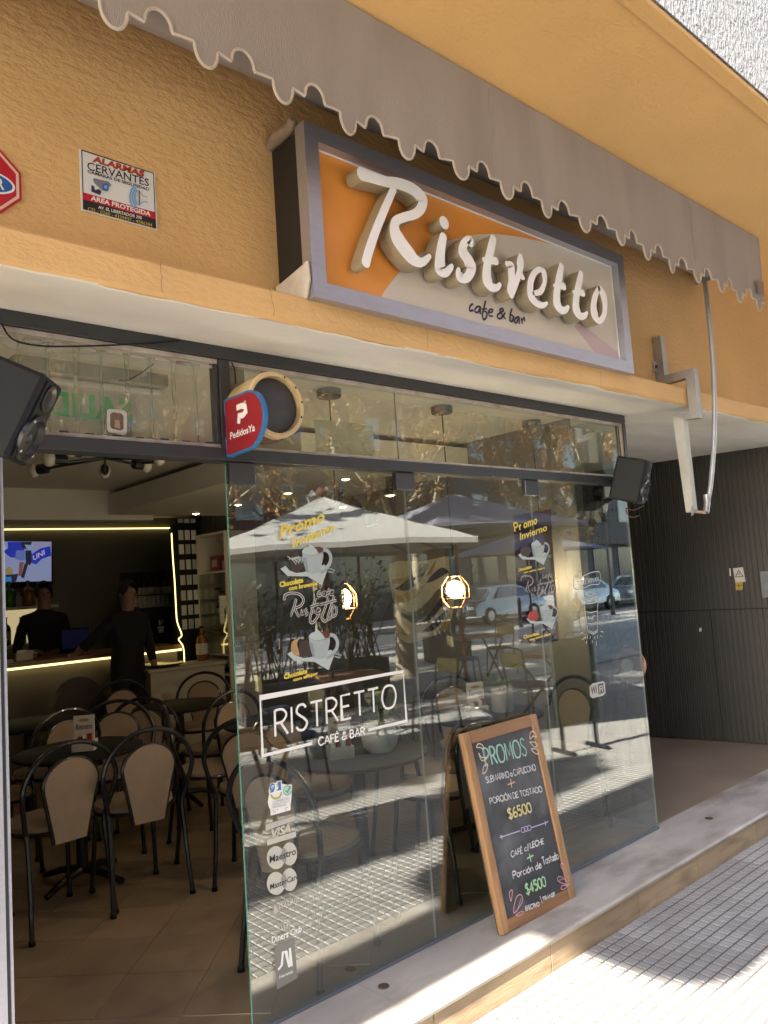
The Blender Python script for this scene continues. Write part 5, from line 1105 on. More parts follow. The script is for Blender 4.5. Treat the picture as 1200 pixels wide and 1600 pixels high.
# display cabinet
CW = mat('cabinet_white', (.78, .74, .66), .5); DX, DYF, DW, DD = 3.86, 4.765, .58, .34; DT = 2.27
dcb = thing('display_cabinet', 'tall white display cabinet with glass shelves against the side wall', 'cabinet', (DX, DYF, 0), rad(-90))
MB().box((0, 0, FZ), (.022, DD, DT)).build('side_panel', CW, dcb); MB().box((DW - .022, 0, FZ), (DW, DD, DT)).build('side_panel', CW, dcb); MB().box((0, 0, DT + .001), (DW, DD, DT + .025)).build('top', CW, dcb); MB().box((.023, DD - .015, FZ), (DW - .023, DD - .002, DT)).build('back', CW, dcb)
zs = [onX(325, y, DX).z for y in (895, 935, 962, 988, 1022, 1052)]
for k, z in enumerate(zs):
    MB().box((.0225, .012, z - .009), (DW - .0225, DD - .016, z + .009)).build('shelf', CW if k in (0, 4, 5) else mat('shelf_glass', (.30, .33, .30), .15, spec=.8), dcb)
MB().box((.024, .002, zs[4] + .012), (DW - .024, .007, zs[0] - .012)).build('glass_door', GLASS2, dcb)
itm = [(0, .35, .16, 'pink boxed cup set on the top shelf of the cabinet', (.35, .06, .09)), (0, .75, .10, 'pale box on the top shelf of the cabinet', (.5, .45, .4)), (1, .3, .09, 'small white jar on the second cabinet shelf', (.6, .6, .55)), (1, .7, .10, 'dark pastry stand on the second cabinet shelf', (.10, .05, .04)), (2, .35, .08, 'white round jar on the third cabinet shelf', (.6, .58, .5)), (2, .72, .12, 'amber packets on the third cabinet shelf', (.35, .16, .03)), (3, .5, .05, 'shiny tray on the fourth cabinet shelf', (.5, .45, .3)), (5, .5, .05, 'dark dish on the lowest cabinet shelf', (.05, .04, .04))]
for k, u, h, lb, c in itm:
    t = thing('cabinet_item', lb, 'jar' if 'jar' in lb else ('box' if 'box' in lb or 'packets' in lb else 'dish'), (DX + .13, DYF - DW * u, zs[k] + .0095), rad(-90), group='things shown in the display cabinet'); mm = mat('item_%d%d' % (k, int(u * 100)), c, .4)
    if 'jar' in lb: MB().lathe([(.04, 0), (.046, .01), (.046, h * .7), (.03, h * .8)], 14).build('body', mm, t, smooth=True); MB().lathe([(.035, h * .8), (.035, h), (.003, h * 1.01)], 12).build('lid', BLACKP, t)
    elif 'box' in lb or 'packets' in lb: MB().box((-.08, -.04, 0), (.08, .04, h), bev=.003).build('body', mm, t); MB().box((-.05, -.0412, h * .3), (.05, -.0403, h * .75)).build('label', LBL, t)
    else: MB().lathe([(.03, 0), (.10, h * .5), (.105, h * .55), (.09, h * .45), (.01, .01)], 18).build('body', mm, t, smooth=True)

# ================================================================== chairs and tables
TUBEB = mat('chair_black', (.011, .012, .016), .28, coat=.2); SEATB = mat('chair_beige', (.33, .25, .18), .85, var=.06, vscale=20)
def make_chair():
    t = thing('bistro_chair', 'chair', 'chair', group='black hoop back bistro chairs with beige pads')
    hoop = [(-.195, -.185, .47), (-.215, -.215, .56)]
    for k in range(0, 13):
        an = math.pi - k * math.pi / 12; hoop.append((.232 * math.cos(an), -.245 - .025 * math.sin(an), .655 + .215 * math.sin(an)))
    hoop += [(.215, -.215, .56), (.195, -.185, .47)]
    MB().tube(cr(hoop, 3), .0125, 8).build('hoop', TUBEB, t, smooth=True)
    inner = [(-.078, -.222, .405), (-.088, -.224, .46), (-.118, -.232, .60)]
    for k in range(0, 11):
        an = math.pi - k * math.pi / 10; inner.append((.134 * math.cos(an), -.242 - .008 * math.sin(an), .675 + .118 * math.sin(an)))
    inner += [(.118, -.232, .60), (.088, -.224, .46), (.078, -.222, .405)]
    MB().tube(cr(inner, 3), .0115, 8).build('pad_frame', TUBEB, t, smooth=True)
    pts = cr(inner, 2); m = MB(); n = len(pts)
    c0 = [(x * .97, y + .012, z - .004 * 0) for x, y, z in pts]; c1 = [(x * .97, y - .014, z) for x, y, z in pts]
    m.add(c0 + c1, [tuple(range(n)), tuple(range(2 * n - 1, n - 1, -1))] + [(i, n + i, n + (i + 1) % n, (i + 1) % n) for i in range(n)]); m.build('back_pad', SEATB, t)
    MB().lathe([(.05, .452), (.19, .452), (.205, .462), (.20, .482), (.16, .492), (.01, .494)], 28).build('seat', SEATB, t, smooth=True)
    MB().tube([(.205 * math.cos(k * .2618), .205 * math.sin(k * .2618), .452) for k in range(24)], .011, 8, closed=True).build('seat_ring', TUBEB, t, smooth=True)
    for s in (-1, 1):
        MB().tube([(s * .195, -.185, .475), (s * .19, -.19, .44), (s * .195, -.225, .2), (s * .205, -.25, .012)], [.0125, .0125, .0125, .0125], 8).build('leg', TUBEB, t, smooth=True)
        MB().tube([(s * .15, .14, .45), (s * .165, .165, .2), (s * .175, .18, .012)], .0125, 8).build('leg', TUBEB, t, smooth=True)
    for s, y in ((-.205, -.25), (.205, -.25), (-.175, .18), (.175, .18)): MB().lathe([(.016, 0), (.016, .014), (.012, .02)], 10, c=(s, y, 0)).build('foot_cap', BLACKP, t)
    return t
def make_table():
    t = thing('cafe_table', 'table', 'table', group='round black cafe tables inside')
    MB().lathe([(.02, .695), (.33, .698), (.345, .706), (.345, .716), (.335, .722), (.01, .722)], 36).build('tabletop', mat('table_black', (.010, .009, .009), .55, var=.1, spec=.2), t, smooth=True)
    MB().tube([(0, 0, .05), (0, 0, .695)], .032, 14).build('column', TUBEB, t, smooth=True)
    for k in range(4):
        an = k * math.pi / 2 + .5; c, s = math.cos(an), math.sin(an); MB().tube([(0, 0, .07), (.14 * c, .14 * s, .055), (.27 * c, .27 * s, .018)], [.024, .02, .016], 8).build('foot', TUBEB, t, smooth=True)
    return t
ch0 = make_chair(); tb0 = make_table(); TREE = None
def tree_of():
    d = {}
    for c in bpy.data.objects:
        if c.parent: d.setdefault(c.parent, []).append(c)
    return d
TREE = tree_of(); used = [0, 0]
def chair(x, y, face, label):
    """face: direction (degrees from +y, clockwise seen from above is negative) the sitter looks."""
    if used[0] == 0: o = ch0; used[0] = 1; o.location = (x, y, FZ); o.rotation_euler = (0, 0, rad(face)); o['label'] = label
    else: o = dup(ch0, (x, y, FZ), rad(face), label, tree=TREE)
    return o
def table(x, y, label):
    if used[1] == 0: o = tb0; used[1] = 1; o.location = (x, y, FZ); o['label'] = label
    else: o = dup(tb0, (x, y, FZ), .4 * x, label, tree=TREE)
    return o
# rear feet read from the photograph give the two nearest chairs
table(1.62, 2.02, 'round black table holding the paper napkin holder behind the two nearest chairs')
chair(1.335, 1.66, 6, 'nearest hoop back chair, left of the pair at the doorway'); chair(1.755, 1.62, -4, 'hoop back chair right of the pair at the doorway')
chair(1.98, 2.42, 152, 'hoop back chair across the table behind the napkin holder')
chair(1.28, 2.45, 205, 'hoop back chair at the far left behind the nearest one')
chair(1.03, 2.02, 265, 'hoop back chair cut by the pale door jamb')
table(1.75, 3.35, 'round black table at the left in front of the bar'); chair(1.72, 2.88, 10, 'hoop back chair at the left below the bar counter strip'); chair(1.55, 3.85, 170, 'hoop back chair nearest to the left of the bar counter')
table(2.75, 3.05, 'round black table in the middle of the room'); chair(2.42, 2.78, -40, 'hoop back chair in the middle of the aisle with its back to the door'); chair(2.72, 2.50, 5, 'hoop back chair with a clear view of its back beside the glass edge'); chair(3.10, 3.42, 140, 'hoop back chair near the console below the cabinet'); chair(2.62, 3.62, 175, 'hoop back chair below the standing man')
table(2.75, 1.70, 'round black table just inside the left edge of the glass'); chair(2.40, 1.95, -110, 'hoop back chair half hidden by the left edge of the glass'); chair(2.35, 1.35, -40, 'hoop back chair behind the card stickers')
table(2.42, .52, 'round black window table with the round white pot'); chair(1.97, .30, -75, 'hoop back chair left of the window table behind the logo'); chair(2.88, .46, 8, 'hoop back chair close to the glass behind the left edge of the chalkboard')
chair(2.50, 1.02, 185, 'hoop back chair across the window table'); 
table(3.52, .66, 'round black table with the grey plant pot'); chair(3.86, .46, 82, 'hoop back chair at the right end of the glass below the cup drawing'); chair(3.12, .80, -95, 'hoop back chair left of the plant pot table'); chair(3.77, 1.02, 160, 'hoop back chair behind the plant pot table')
TZ = FZ + .7225
# things on the tables
def napkin(x, y, rz, label):
    t = thing('napkin_holder', label, 'napkin holder', (x, y, TZ), rz, 'paper napkin holders')
    MB().box((-.06, -.045, 0), (.06, .045, .055), bev=.003).build('tray', mat('holder_white', (.60, .58, .54), .6), t); MB().box((-.055, -.006, .0555), (.055, .006, .19)).build('card', mat('holder_card', (.66, .64, .58), .6), t)
    p = Print(Plane((0, -.0066, 0), (1, 0, 0), (0, 0, 1), (0, -1, 0)), .0003); p.text('Ristretto', (-.045, .115), (.045, .115), (-.045, .145), NAVY, px=False, shear=.3, bold=.01); p.ell((0, .165), .03, .009, ORN, px=False); p.build('lettering', t)
    for k in range(4): MB().box((-.05 + k * .025, -.04, .056), (-.03 + k * .025, -.012, .075 + .006 * k)).build('sachet', (REDP if k % 2 else WHITE), t)
    return t
napkin(1.62, 1.93, rad(-35), 'white napkin holder card with blue lettering in the open doorway'); napkin(3.45, .66, rad(-20), 'napkin holder beside the grey plant pot'); napkin(2.30, .50, rad(-25), 'napkin holder with red sachets beside the round white pot')
def pot(x, y, kind, label):
    t = thing('plant_pot', label, 'plant pot', (x, y, TZ)); 
    if kind: MB().lathe([(.06, 0), (.085, .03), (.09, .08), (.075, .125), (.068, .125), (.07, .11), (.01, .105)], 24).build('pot', mat('pot_white', (.62, .60, .57), .5), t, smooth=True)
    else: MB().lathe([(.062, 0), (.066, .005), (.066, .13), (.06, .13), (.058, .115), (.01, .11)], 24).build('pot', mat('pot_grey', (.46, .43, .38), .7, var=.08, vscale=30), t, smooth=True)
    lm = mat('pot_leaf', (.10, .16, .04), .5, var=.2, vscale=30)
    for k in range(10 if kind else 5):
        an = k * 2.4; r = .05 + .02 * (k % 3); h = .16 + (.03 * (k % 4) if kind else .05 * (k % 3)); c, s = math.cos(an), math.sin(an)
        m = MB(); m.tube([(0, 0, .10), (r * .5 * c, r * .5 * s, h * .8), (r * c, r * s, h)], .002, 5); m.add([(r * c, r * s, h), (r * c + .02 * s, r * s - .02 * c, h + .02), (r * c * 1.7, r * s * 1.7, h + .03), (r * c - .02 * s, r * s + .02 * c, h + .02)], [(0, 1, 2, 3)]); m.build('leaf', lm, t)
    return t
pot(2.50, .44, True, 'round white pot with a small succulent on the window table'); pot(3.62, .60, False, 'grey cylinder pot with a thin plant on the right hand table')
# round wooden pull on the return pane at the corner of the glass
WBR = mat('pull_wood', (.40, .19, .12), .5, var=.15, vscale=10)
wc = thing('door_pull', 'round brown wooden pull peeping out past the right edge of the shop glass', 'door pull', (4.2135, .10, 1.085))
MB().lathe([(.03, 0), (.03, .012), (.088, .020), (.100, .032), (.097, .046), (.075, .057), (.01, .061)], 28, M=Matrix.Rotation(rad(90), 4, 'Y')).build('knob', WBR, wc, smooth=True)
MB().lathe([(.04, -.012), (.04, -.009), (.01, -.0085)], 16, M=Matrix.Rotation(rad(90), 4, 'Y')).build('rosette', ZINC, wc)

# ================================================================== people
SKIN = mat('skin', (.25, .135, .095), .55); SHIRT = mat('dark_shirt', (.009, .009, .011), .9, var=.1, vscale=12); TROU = mat('dark_trousers', (.009, .009, .011), .9); HAIR = mat('dark_hair', (.02, .013, .010), .7, var=.2, vscale=60); EYE = mat('eye_dark', (.015, .01, .01), .3); LIP = mat('lip', (.28, .11, .09), .5)
def person(name_label, loc, rz, joints, edges, head, hair='short', cap=False):
    t = thing('person', name_label, 'person', loc, rz)
    me = bpy.data.meshes.new('body'); me.from_pydata([j[0] for j in joints], edges, []); o = bpy.data.objects.new('body', me); COL.objects.link(o); o.parent = t
    sk = o.modifiers.new('skin', 'SKIN'); sk.use_smooth_shade = True; 
    for i, j in enumerate(joints):
        r = j[1]; me.skin_vertices[0].data[i].radius = (r if isinstance(r, tuple) else (r, r)); me.skin_vertices[0].data[i].use_root = (i == 0)
    sb = o.modifiers.new('sub', 'SUBSURF'); sb.levels = 2; sb.render_levels = 2
    dg = bpy.context.evaluated_depsgraph_get(); nm = bpy.data.meshes.new_from_object(o.evaluated_get(dg)); o.modifiers.clear(); o.data = nm
    nm.materials.clear(); [nm.materials.append(q_) for q_ in (SHIRT, SKIN, TROU)]
    hx, hy, hz = head; hands = [j[0] for j in joints if len(j) > 2 and j[2] == 'hand']
    for p in nm.polygons:
        c = p.center; p.use_smooth = True
        if c.z > hz - .155: p.material_index = 1
        elif any((c - Vector(h)).length < .115 for h in hands): p.material_index = 1
        elif c.z < .92: p.material_index = 2
        else: p.material_index = 0
    # hair cap, ears, nose, eyes, mouth
    m = MB(); nn = 16
    for i in range(9):
        for j in range(nn):
            th = math.pi * .56 * i / 8; ph = 2 * math.pi * j / nn; k = 1.0 if math.sin(ph) < .55 else max(.35, 1 - (math.sin(ph) - .55) * 1.35)
            th *= k * (1.12 if math.sin(ph) < 0 else 1); m.v.append((hx + .087 * math.sin(th) * math.cos(ph), hy - .004 + .106 * math.sin(th) * math.sin(ph), hz + .012 + .122 * math.cos(th)))
    m.f += [(i * nn + j, (i + 1) * nn + j, (i + 1) * nn + (j + 1) % nn, i * nn + (j + 1) % nn) for i in range(8) for j in range(nn)]; m.m += [0] * (8 * nn); m.build('hair', HAIR, t, smooth=True)
    for s in (-1, 1):
        MB().sphere((hx + s * .03, hy + .083, hz + .012), .009, 8, sc=(1.2, .6, .7)).build('eye', EYE, t, smooth=True); MB().sphere((hx + s * .080, hy - .005, hz - .005), .022, 8, sc=(.4, .8, 1.2)).build('ear', SKIN, t, smooth=True)
    m = MB(); m.add([(hx, hy + .085, hz + .015), (hx - .012, hy + .092, hz - .025), (hx + .012, hy + .092, hz - .025), (hx, hy + .112, hz - .022), (hx, hy + .09, hz - .033)], [(0, 1, 3), (0, 3, 2), (1, 4, 3), (3, 4, 2), (0, 2, 4, 1)]); m.build('nose', SKIN, t, smooth=True)
    MB().sphere((hx, hy + .083, hz - .056), .02, 8, sc=(1.1, .35, .3)).build('mouth', LIP, t, smooth=True)
    return t
def body(ht, lh, rh, lean=0.0, turn=0.0):
    """Joints of a standing figure facing +y; lh, rh are the two hands' places."""
    k = ht / 1.74; J, E = [], []
    def a(p, r, tagv=None): J.append((tuple(p), r, tagv) if tagv else (tuple(p), r)); return len(J) - 1
    pv = a((0, 0, .95 * k), (.155, .11)); sp = a((0, lean * .4, 1.12 * k), (.145, .10)); chs = a((0, lean * .8, 1.30 * k), (.165, .115)); nk = a((0, lean, 1.46 * k), (.062, .062)); hd0 = a((0, lean + .012, 1.545 * k), (.062, .070)); hd1 = a((0, lean + .02, 1.62 * k), (.078, .095)); hd2 = a((0, lean + .015, 1.705 * k), (.062, .075))
    E += [(pv, sp), (sp, chs), (chs, nk), (nk, hd0), (hd0, hd1), (hd1, hd2)]
    for s, h in ((-1, lh), (1, rh)):
        sh_ = a((s * .175, lean * .8, 1.385 * k), (.07, .068)); H = Vector(h); S0 = Vector(J[sh_][0]); mid = (S0 + H) / 2; d = (H - S0); L = .29 * k; off = math.sqrt(max(.0009, (L * 1.0) ** 2 - (d.length / 2) ** 2)); el = mid + Vector((s * .55, -.45, -.7)).normalized() * off
        e_ = a(el, .045); w_ = a(H - (H - el).normalized() * .07, .029); hnd = a(H, (.034, .02), 'hand'); E += [(chs, sh_), (sh_, e_), (e_, w_), (w_, hnd)]
        dr_ = (H - el).normalized(); sd = dr_.cross(Vector((0, 0, 1))).normalized()
        for f_ in range(4):
            b0 = H + dr_ * .035 + sd * (.024 - .016 * f_); b1 = b0 + dr_ * (.03 + .006 * (f_ in (1, 2))) + Vector((0, 0, -.01)); b2 = b1 + dr_ * .018 + Vector((0, 0, -.016)); i0 = a(b0, .0095); i1 = a(b1, .0085); i2 = a(b2, .007); E += [(hnd, i0), (i0, i1), (i1, i2)]
        th0 = a(H + sd * s * -.03 + dr_ * .01, .0095); th1 = a(H + sd * s * -.045 + dr_ * .04, .008); E += [(hnd, th0), (th0, th1)]
    for s in (-1, 1):
        hp = a((s * .095, 0, .86 * k), (.09, .09)); kn = a((s * .10, .015, .49 * k), (.058, .06)); an_ = a((s * .105, -.02, .09), (.042, .045)); to = a((s * .12, .13, .035), (.042, .03)); E += [(pv, hp), (hp, kn), (kn, an_), (an_, to)]
    return J, E, (0, lean + .02, 1.63 * k)
pa = onY(73, 935, 5.42); J, E_, H_ = body(1.76, (-.02, .24, 1.08), (.10, .24, 1.10), .03)
person('man in dark shirt standing behind the bar counter with folded arms', (pa.x, 5.52, FZ), rad(168), J, E_, H_)
pb_ = onY(196, 945, 4.42); J, E_, H_ = body(1.70, (-.27, .06, .86), (.36, -.26, 1.09), .02)
person('man in black standing in front of the bar counter with a hand on it', (pb_.x, 4.42, FZ), rad(196), J, E_, H_)
st = thing('round_back_seat', 'dark brown seat with tall rounded back below the bar counter', 'chair', (onY(108, 1060, 4.2).x, 4.25, FZ), rad(10))
DB = mat('dark_leather', (.035, .02, .018), .45, var=.1, vscale=8); m = MB(); pts = [(.26 * math.cos(math.pi * k / 14), .55 + .38 * math.sin(math.pi * k / 14)) for k in range(15)] + [(-.24, .30), (.24, .30)]
m.prism(pts, Plane((0, -.2, 0), (1, 0, 0), (0, 0, 1), (0, -1, 0)), 0, -.07); m.build('backrest', DB, st); MB().lathe([(.02, .34), (.26, .34), (.28, .40), (.25, .46), (.01, .47)], 24).build('seat', DB, st, smooth=True); MB().lathe([(.20, 0), (.20, .02), (.04, .04), (.04, .34)], 20).build('base', BLACKM, st)
# ================================================================== the street, seen mirrored in the glass
CANV = mat('umbrella_canvas', (.37, .365, .35), .9, var=.05, vscale=2, bump=.004, bscale=9); CANB = mat('umbrella_canvas_shade_blue', (.17, .17, .21), .9, var=.05, vscale=2, bump=.004, bscale=9); REDW = mat('umbrella_pole_wood', (.09, .03, .022), .5)  # bluish canvas: the shade on the umbrella is put into its colour
def umbrella(x, y, rz, hw, ze, za, canv, label):
    t = thing('umbrella', label, 'umbrella', (x, y, 0), rz, 'square umbrellas over the pavement tables')
    m = MB(); N = 8; vs = []
    ap = (0, 0, za); cor = [(hw, hw), (-hw, hw), (-hw, -hw), (hw, -hw)]
    for k in range(4):
        c0, c1 = cor[k], cor[(k + 1) % 4]; grid = []
        for i in range(N + 1):
            for j in range(N + 1):
                s = i / N; u = j / N; ex = c0[0] + (c1[0] - c0[0]) * u; ey = c0[1] + (c1[1] - c0[1]) * u
                sag = -.07 * math.sin(math.pi * s) * math.sin(math.pi * u) + .0
                lift = .05 * math.sin(math.pi * u) * s
                grid.append((ex * s, ey * s, za + (ze - za) * s ** .93 + sag * .6 + lift * .5 + .008 * math.sin(s * 17 + u * 13 + k)))
        m.add(grid, [(i * (N + 1) + j, (i + 1) * (N + 1) + j, (i + 1) * (N + 1) + j + 1, i * (N + 1) + j + 1) for i in range(N) for j in range(N)])
        e = [g for g in grid[N * (N + 1):]]; lo = [(a, b, c - .05) for a, b, c in e]; m.add(e + lo, [(j, j + 1, N + 1 + j + 1, N + 1 + j) for j in range(N)])
    m.build('canopy', canv, t, smooth=True)
    MB().tube([(0, 0, .06), (0, 0, za + .06)], .028, 12).build('pole', REDW, t); MB().box((-.28, -.28, 0), (.28, .28, .07), bev=.01).build('base', mat('base_stone', (.22, .22, .22), .8), t)
    for cx, cy in cor + [(hw, 0), (-hw, 0), (0, hw), (0, -hw)]:
        MB().tube([(0, 0, za - .12), (cx * .97, cy * .97, ze - .03)], .011, 6).build('rib', REDW, t)
    MB().lathe([(.05, za + .02), (.06, za + .05), (.02, za + .10)], 12).build('finial', REDW, t)
    return t
umbrella(4.9, -3.95, rad(29), 1.25, 2.05, 2.62, CANV, 'cream umbrella nearest to the doorway, bright in the sun'); umbrella(9.0, -5.9, rad(10), 1.5, 2.38, 3.02, CANB, 'shaded umbrella to the right of the cream one, its shade coloured greyish blue'); umbrella(15.5, -9.6, rad(3), 1.4, 2.2, 2.75, CANB, 'greyish blue umbrella farther along the pavement')
OW = mat('teak_slat', (.26, .13, .06), .55, var=.2, vscale=9, stretch=(1, 6, 1))
def patio_table(x, y, rz, label):
    t = thing('patio_table', label, 'table', (x, y, 0), rz, 'folding wooden tables on the pavement')
    for k in range(7): MB().box((-.35, -.34 + k * .098, .71), (.35, -.34 + k * .098 + .086, .735), bev=.003).build('slat', OW, t)
    for s in (-.28, .28):
        MB().box((s - .018, -.33, .685), (s + .018, .33, .709)).build('rail', OW, t)
        MB().tube([(s, -.30, .68), (s, .30, .02)], .016, 8).build('leg', BLACKM, t); MB().tube([(s + .04, .30, .68), (s + .04, -.30, .02)], .016, 8).build('leg', BLACKM, t)
    return t
def patio_chair(x, y, rz, label):
    t = thing('patio_chair', label, 'chair', (x, y, 0), rz, 'dark metal chairs on the pavement')
    MB().lathe([(.01, .44), (.19, .44), (.20, .45), (.19, .475), (.01, .48)], 20).build('seat', mat('seat_navy', (.03, .04, .08), .6), t, smooth=True)
    MB().tube(cr([(-.17, -.17, .45), (-.18, -.22, .8), (-.12, -.235, .87), (.12, -.235, .87), (.18, -.22, .8), (.17, -.17, .45)], 4), .011, 8).build('back_frame', BLACKM, t)
    MB().box((-.16, -.232, .66), (.16, -.218, .82), bev=.006).build('backrest', mat('seat_tan', (.30, .25, .13), .7), t)
    for s in (-1, 1):
        MB().tube([(s * .17, -.17, .45), (s * .19, -.22, 0)], .011, 8).build('leg', BLACKM, t); MB().tube([(s * .15, .15, .45), (s * .17, .19, 0)], .011, 8).build('leg', BLACKM, t)
    return t
pt0 = patio_table(2.55, -2.05, rad(12), 'folding wooden table nearest to the shop doorway'); pc0 = patio_chair(3.75, -3.0, rad(100), 'dark chair under the cream umbrella')
TR2 = tree_of()
for x, y, r, lb in ((5.2, -4.0, 25, 'folding wooden table under the cream umbrella'), (7.6, -3.2, -8, 'folding wooden table between the cream and the shaded umbrella'), (9.4, -6.0, 20, 'folding wooden table under the shaded umbrella'), (15.5, -9.0, 0, 'folding wooden table under the far umbrella')): dup(pt0, (x, y, 0), rad(r), lb, tree=TR2)
for x, y, r, lb in ((2.9, -2.9, 20, 'dark chair at the table nearest to the doorway'), (5.9, -3.5, 95, 'dark chair right of the table under the cream umbrella'), (4.5, -4.3, -70, 'dark chair left of the table under the cream umbrella'), (6.9, -3.0, -80, 'dark chair left of the table between the umbrellas'), (8.3, -3.4, 80, 'dark chair right of the table between the umbrellas'), (8.7, -5.6, -60, 'dark chair left of the table under the shaded umbrella'), (10.2, -6.2, 80, 'dark chair right of the table under the shaded umbrella'), (16.2, -9.0, 90, 'dark chair under the far umbrella')): dup(pc0, (x, y, 0), rad(r), lb, tree=TR2)
sb = thing('menu_stand', 'dark green menu stand on the pavement right of the umbrellas', 'menu stand', (6.2, -1.9, 0), rad(15)); MB().box((-.25, -.02, .25), (.25, .02, 1.05), bev=.008).build('panel', mat('stand_green', (.014, .024, .021), .5), sb)
for s in (-.2, .2): MB().box((s - .02, -.16, 0), (s + .02, .16, .03)).build('foot', BLACKM, sb); MB().box((s - .015, -.015, .031), (s + .015, .015, .249)).build('post', BLACKM, sb)

# plane trees with dry leaves
BARK = mat('plane_bark', (.27, .235, .175), .85, var=.18, vscale=3, stretch=(2, 2, .6), dirt=(.12, .09, .065), dscale=3.5, damt=.9, bump=.01, bscale=14)
LEAFM = []
for nm, c in (('leaf_tan', (.34, .19, .08)), ('leaf_rust', (.24, .11, .04)), ('leaf_olive', (.11, .115, .04)), ('leaf_pale', (.42, .29, .14))):
    lm = mat(nm, c, .6, var=.25, vscale=9); n_, l_ = lm.node_tree.nodes, lm.node_tree.links; tl = n_.new('ShaderNodeBsdfTranslucent'); tl.inputs[0].default_value = (*[min(1, k * 1.3) for k in c], 1); ad = n_.new('ShaderNodeMixShader'); ad.inputs[0].default_value = .35
    l_.new(n_['Principled BSDF'].outputs[0], ad.inputs[1]); l_.new(tl.outputs[0], ad.inputs[2]); l_.new(ad.outputs[0], n_['Material Output'].inputs[0]); LEAFM.append(lm)
def make_tree(seed, h, spread, nleaf, base):
    R_ = random.Random(seed); t = thing('plane_tree', 'tree', 'tree', group='plane trees along the street')
    m = MB(); trunk = [(0, 0, 0), (.05, .02, base * .5), (.02 - .1 * R_.random(), .1 * R_.random(), base)]
    m.tube(cr(trunk, 4), [.21 - .006 * i for i in range(9)], 12); tips = []
    top = Vector(trunk[-1])
    def limb(p, d, L, r, depth):
        pts = [p]; q_ = p.copy(); dd = d.copy()
        for k in range(5):
            dd = (dd + Vector((R_.uniform(-.22, .22), R_.uniform(-.22, .22), R_.uniform(-.05, .2)))).normalized(); q_ = q_ + dd * L / 5; pts.append(q_.copy())
            if depth == 0 or k > 1: tips.append((q_.copy(), depth))
            if depth < 2 and k in (2, 3, 4):
                limb(q_, (dd + Vector((R_.uniform(-.9, .9), R_.uniform(-.9, .9), R_.uniform(-.1, .5)))).normalized(), L * .52, r * .45, depth + 1)
        m.tube(pts, [r * (1 - .13 * i) for i in range(6)], 7 if depth == 0 else 5)
    for k in range(5):
        an = k * 1.257 + R_.uniform(-.3, .3); limb(top + Vector((0, 0, -.1)), Vector((math.cos(an) * spread, math.sin(an) * spread, 1)).normalized(), (h - base) * R_.uniform(.75, 1.05), .11, 0)
    m.build('trunk', BARK, t, smooth=True)
    lv = MB()
    for i in range(nleaf):
        p, dp = R_.choice(tips); s = R_.uniform(.04, .09); p = p + Vector((R_.gauss(0, .2), R_.gauss(0, .2), R_.gauss(-.06, .2)))
        a = Vector((R_.gauss(0, 1), R_.gauss(0, 1), R_.gauss(0, 1))).normalized(); b_ = a.orthogonal().normalized(); c = a.cross(b_); mi = 0 if R_.random() < .5 else R_.randrange(4)
        lv.add([p + b_ * s, p + c * s * .7 + a * .02, p - b_ * s * .9, p - c * s * .7 + a * .02], [(0, 1, 2, 3)], mi)
    lv.build('crown', LEAFM, t); return t
tA = make_tree(3, 8.5, .75, 15000, 2.7); tB = make_tree(11, 7.2, .95, 11000, 2.4); TR3 = tree_of()
spots = [(tA, 9.5, -7.8, .3, 'plane tree seen over the umbrellas at the kerb'), (tB, 14.0, -7.6, 1.4, 'plane tree with pale trunk at the kerb right of the umbrellas'), (tA, 19.5, -7.9, 2.6, 'plane tree at the kerb before the parked cars'), (tB, 5.2, -7.9, 4.0, 'plane tree at the kerb behind the cream umbrella'), (tB, 12.0, -20.6, .8, 'plane tree on the far pavement before the brick block'), (tA, 22.0, -20.4, 5.1, 'plane tree on the far pavement before the pale block'),
         (tA, 27.0, -8.0, 3.3, 'plane tree far along the kerb'), (tB, 10.5, -11.5, 2.2, 'plane tree at the pavement edge behind the shaded umbrella'), (tB, 0.6, -6.2, 3.0, 'plane tree added to dapple the cream umbrella, left of it'), (tA, 0.4, -11.6, 5.0, 'plane tree added for pavement shade in the second row straight across from the doorway'), (tA, 4.2, -12.2, 1.9, 'plane tree added for pavement shade at the kerb between the umbrellas and the road'), (tA, 34.0, -20.5, .2, 'farthest plane tree on the far pavement'), (tA, -15.5, -11.0, 4.4, 'plane tree at the kerb far to the left')]  # trees at the doorway end are added for shade on pavement and canopy
seen = set()
for src, x, y, r, lb in spots:
    if src not in seen: seen.add(src); o = src; o.location = (x, y, -.01); o.rotation_euler = (0, 0, r); o['label'] = lb
    else: dup(src, (x, y, -.01), r, lb, tree=TR3)
